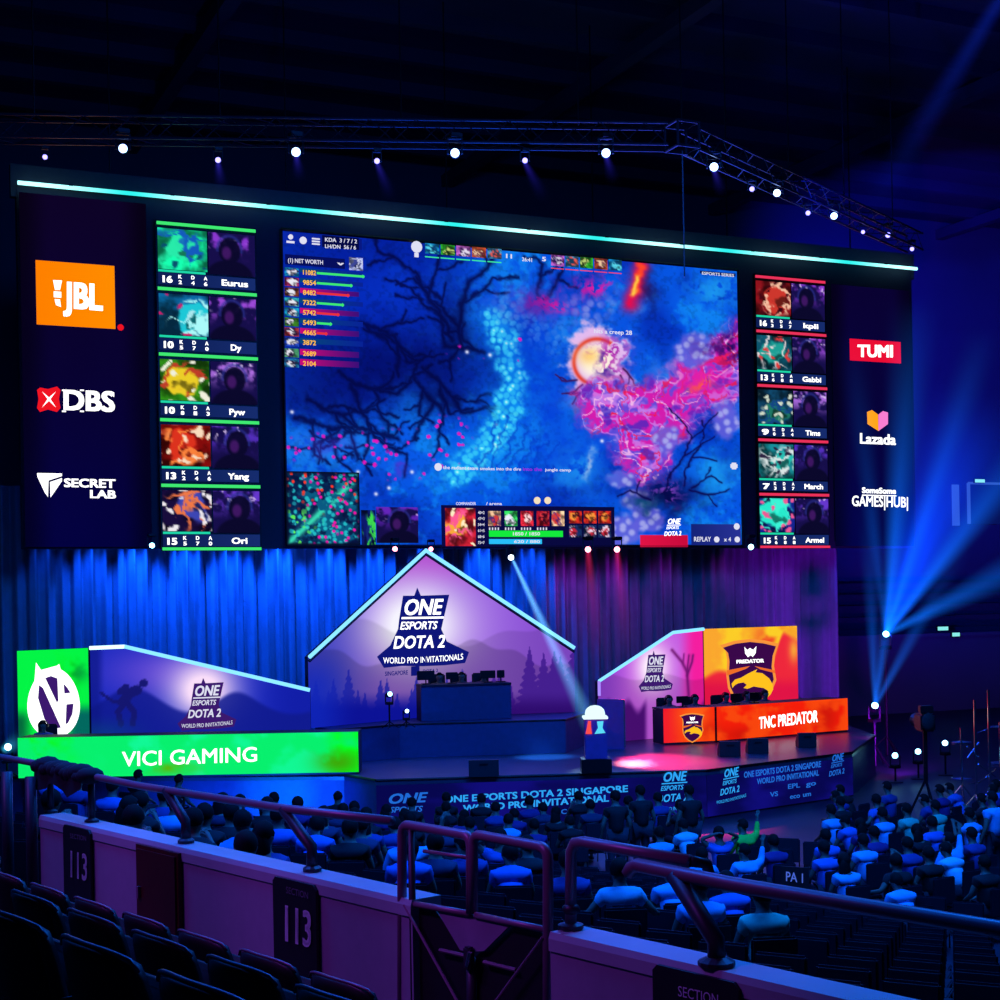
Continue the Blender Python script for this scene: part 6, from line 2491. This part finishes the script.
# ---- broadcast camera and shiny stands at the right
p = at_d(926, 790, 34.6)
p.z = 0.004
o = thing('broadcast_camera', 'large dark camera on a tall pedestal standing at the right of the audience', 'camera', p)
hh = at_d(926, 722, 34.6).z
ax = (RT, FW, UP)
for k in range(3):
    q = k * 2.1 + .3
    MB().tube([p + UP * 1.1, p + Vector((.5 * math.cos(q), .5 * math.sin(q), .02))], .03, 6).build('leg', M['black_metal'], o)
MB().tube([p + UP * 1.0, Vector((p.x, p.y, hh - .2))], .05, 8).build('column', M['black_metal'], o)
MB().box(Vector((p.x, p.y, hh)), (.34, .60, .40), ax, .04).build('camera_body', M['black_metal'], o)
MB().lathe(Vector((p.x, p.y, hh)) + FW * .3, [(.14, 0), (.14, .25), (.17, .38)], 14, (RT, UP, FW)).build('lens_barrel', M['black_metal'], o)
MB().box(Vector((p.x, p.y, hh + .30)) - FW * .1, (.30, .24, .18), ax, .02).build('viewfinder', M['black_metal'], o)
MB().ball(Vector((p.x, p.y, hh + .02)) - FW * .3, (.18, .10, .22), 2).build('rain_hood', M['jacket'], o, True)
for i, (px, pt, pyb, w, lab) in enumerate(((976, 700, 778, .5, 'tall shiny metal stand with cross bars, left of the group at the right edge'), (990, 690, 780, .7, 'tallest shiny metal stand with cross bars at the right edge'),
                                        (962, 728, 776, .6, 'low shiny stand with round plates before the tall stands'), (1001, 722, 782, .8, 'shiny stand with stacked plates at the right edge'))):
    d = 36 + i * .9
    b = at_d(px, pyb, d)
    b.z = .004
    top = at_d(px, pt, d)
    o = thing('metal_stand', lab, 'stand', b)
    MB().tube([b + UP * .3, Vector((b.x, b.y, top.z))], .03, 8).build('pole', M['chrome'], o)
    for k in range(3):
        q = k * 2.1 + i
        MB().tube([b + UP * .55, b + Vector((.45 * math.cos(q), .45 * math.sin(q), .015))], .02, 6).build('leg', M['chrome'], o)
    for k in range(3):
        z = b.z + .8 + k * .5 + .3 * math.sin(i * 3 + k * 2)
        if i < 2:
            MB().tube([Vector((b.x, b.y, z)) - RT * (w * .4) - UP * .16 * math.sin(k * 4 + i), Vector((b.x, b.y, z)) + RT * (w * .3) + FW * .2 + UP * .2 * math.sin(k * 4 + i)], .014, 6).build('cross_bar', M['chrome'], o)
        else:
            MB().lathe(Vector((b.x, b.y, z)), [(.02, .03), (w * .42, .0), (w * .42, -.012), (.02, .012)], 18).build('plate', M['chrome'], o)

# ================================================================== LIGHT
def spot(name, loc, tgt, power, col, ang, blend=.6, rad=.15):
    l = bpy.data.lights.new(name, 'SPOT')
    l.energy, l.color, l.spot_size, l.spot_blend, l.shadow_soft_size = power, col, ang, blend, rad
    o = bpy.data.objects.new(name, l)
    COL.objects.link(o)
    o.location = loc
    o.rotation_euler = (Vector(tgt) - Vector(loc)).to_track_quat('-Z', 'Y').to_euler()
    return o


def area(name, loc, tgt, power, col, sx, sy):
    l = bpy.data.lights.new(name, 'AREA')
    l.energy, l.color, l.shape, l.size, l.size_y = power, col, 'RECTANGLE', sx, sy
    o = bpy.data.objects.new(name, l)
    COL.objects.link(o)
    o.location = loc
    o.rotation_euler = (Vector(tgt) - Vector(loc)).to_track_quat('-Z', 'Y').to_euler()
    return o


BLUE = (.002, .085, 1.0)
for k, (px, e) in enumerate(((55, 90), (100, 480), (150, 950), (200, 900), (250, 950), (300, 1000), (350, 900), (400, 800), (455, 800), (510, 700), (560, 420))):
    p = LB.hit(px, 549)
    spot('curtain_light', (p.x, 44.35, p.z + 1.2), (p.x + .4, 45.3, 2.0), e * 3.2, BLUE, R(62), .8, .1)
for k, px in enumerate((600, 650, 700, 760, 820)):
    p = LB.hit(px, 549)
    spot('curtain_light', (p.x, 44.2, p.z + .6), (p.x + .2, 45.3, 2.0), (420, 330, 190, 130, 90)[k], (.34, .008, .60), R(75), .9, .3)
# stage washes
spot('stage_light', spots[4], at_z(672, 760.5, SZ), 75000, (1.0, .02, .14), R(15), 1.0)
spot('stage_light', at_d(760, 200, 38), at_z(712, 761, SZ), 9000, (1.0, .02, .22), R(9), 1.0)
spot('stage_light', spots[5], at_z(636, 763, SZ), 30000, (1.0, .20, .26), R(5.5), 1.0)
spot('stage_light', spots[3], pb, 4000, (.4, .75, 1.0), R(7), .6)
spot('stage_light', at_d(430, 150, 35), at_z(545, 757, SZ), 60000, (.03, .30, 1.0), R(7), .9)
spot('stage_light', at_d(250, 150, 34), at_z(420, 770, SZ), 9000, (.04, .12, 1.0), R(26), .8)
pw = at_d(262, 790, 33.0)
spot('front_light', (pw.x, pw.y - 1.0, .35), at_d(266, 800, 36.8), 4200, (.004, .11, 1.0), R(70), 1.0)
spot('front_light', (pw.x, pw.y - 1.0, .35), at_d(278, 797, 36.8), 1500, (.0, .55, 1.0), R(26), 1.0)
spot('front_light', at_d(120, 860, 33.0), at_d(180, 800, 36.8), 900, (.01, .16, 1.0), R(80), .9)
# washes added to tint back wall and tier as haze, and one floor pool
spot('added_wash', at_d(905, 770, 44), at_d(880, 560, 60), 5200, (.26, .005, .80), R(85), 1.0)
spot('added_wash', at_d(850, 560, 42), at_z(882, 777, 0), 1600, (.9, .01, .5), R(16), 1.0)
spot('added_wash', FAN[0], at_d(960, 480, 70), 52000, (.003, .03, 1.0), R(58), 1.0)
spot('added_wash', at_d(905, 250, 60), at_d(935, 330, 75), 11000, (.012, .012, 1.0), R(90), 1.0)
# roof wash
spot('roof_light', at_d(820, 240, 40), at_d(930, 60, 48), 2600, (.01, .03, 1.0), R(80), 1.0)
spot('roof_light', at_d(300, 230, 38), at_d(300, 40, 46), 500, (.02, .03, .9), R(110), 1.0)
# light over the audience and on the stand
area('house_light', cw(6, 20, 17), cw(4, 25, 0), 5200, (.005, .17, 1.0), 10, 8)
area('house_light', cw(-5, 14, 13), cw(-2, 20, 1.5), 1500, (.005, .13, 1.0), 5, 5)
area('screen_fill', Vector((20, 41.5, 11)), cw(2, 15, 1), 1800, (.01, .08, 1.0), 15, 8)  # unseen area lamp added before the screens for blue ambience
for s_ in (.5, 2.6, 4.8, 6.8):
    spot('stand_light', st(s_ - 1.5, -4.2, 8.5), st(s_, 0, 3.1), 520, (.30, .05, .72), R(34), .9, .4)
spot('stand_light', cw(4.5, 13, 12), st(4.0, .1, PT), 160, (.03, .25, 1.0), R(40), .8)
spot('stand_light', cw(-1.5, 20, 12), st(1.8, .1, PT), 900, (.02, .25, 1.0), R(22), .8)

w = bpy.data.worlds.new('dark')
w.use_nodes = True
w.node_tree.nodes['Background'].inputs[0].default_value = (.003, .003, .02, 1)
w.node_tree.nodes['Background'].inputs[1].default_value = .35
S.world = w

# ================================================================== CAMERA
cam = bpy.data.cameras.new('camera')
cam.sensor_width = 36
cam.lens = FPX / 1000 * 36
cam.shift_y = (HORY - 500) / 1000
cam.clip_end = 300
co = bpy.data.objects.new('camera', cam)
COL.objects.link(co)
Rc = RT * cR - UP * sR
Uc = RT * sR + UP * cR
co.matrix_world = Matrix(((Rc.x, Uc.x, -FW.x, EYE.x), (Rc.y, Uc.y, -FW.y, EYE.y), (Rc.z, Uc.z, -FW.z, EYE.z), (0, 0, 0, 1)))
S.camera = co
S.view_settings.view_transform = 'Standard'
S.view_settings.look = 'None'
S.view_settings.exposure = 0
S.cycles.use_denoising = True
S.cycles.max_bounces = 5
S.cycles.diffuse_bounces = 2
S.cycles.glossy_bounces = 3
S.cycles.volume_bounces = 0
S.cycles.sample_clamp_indirect = 4
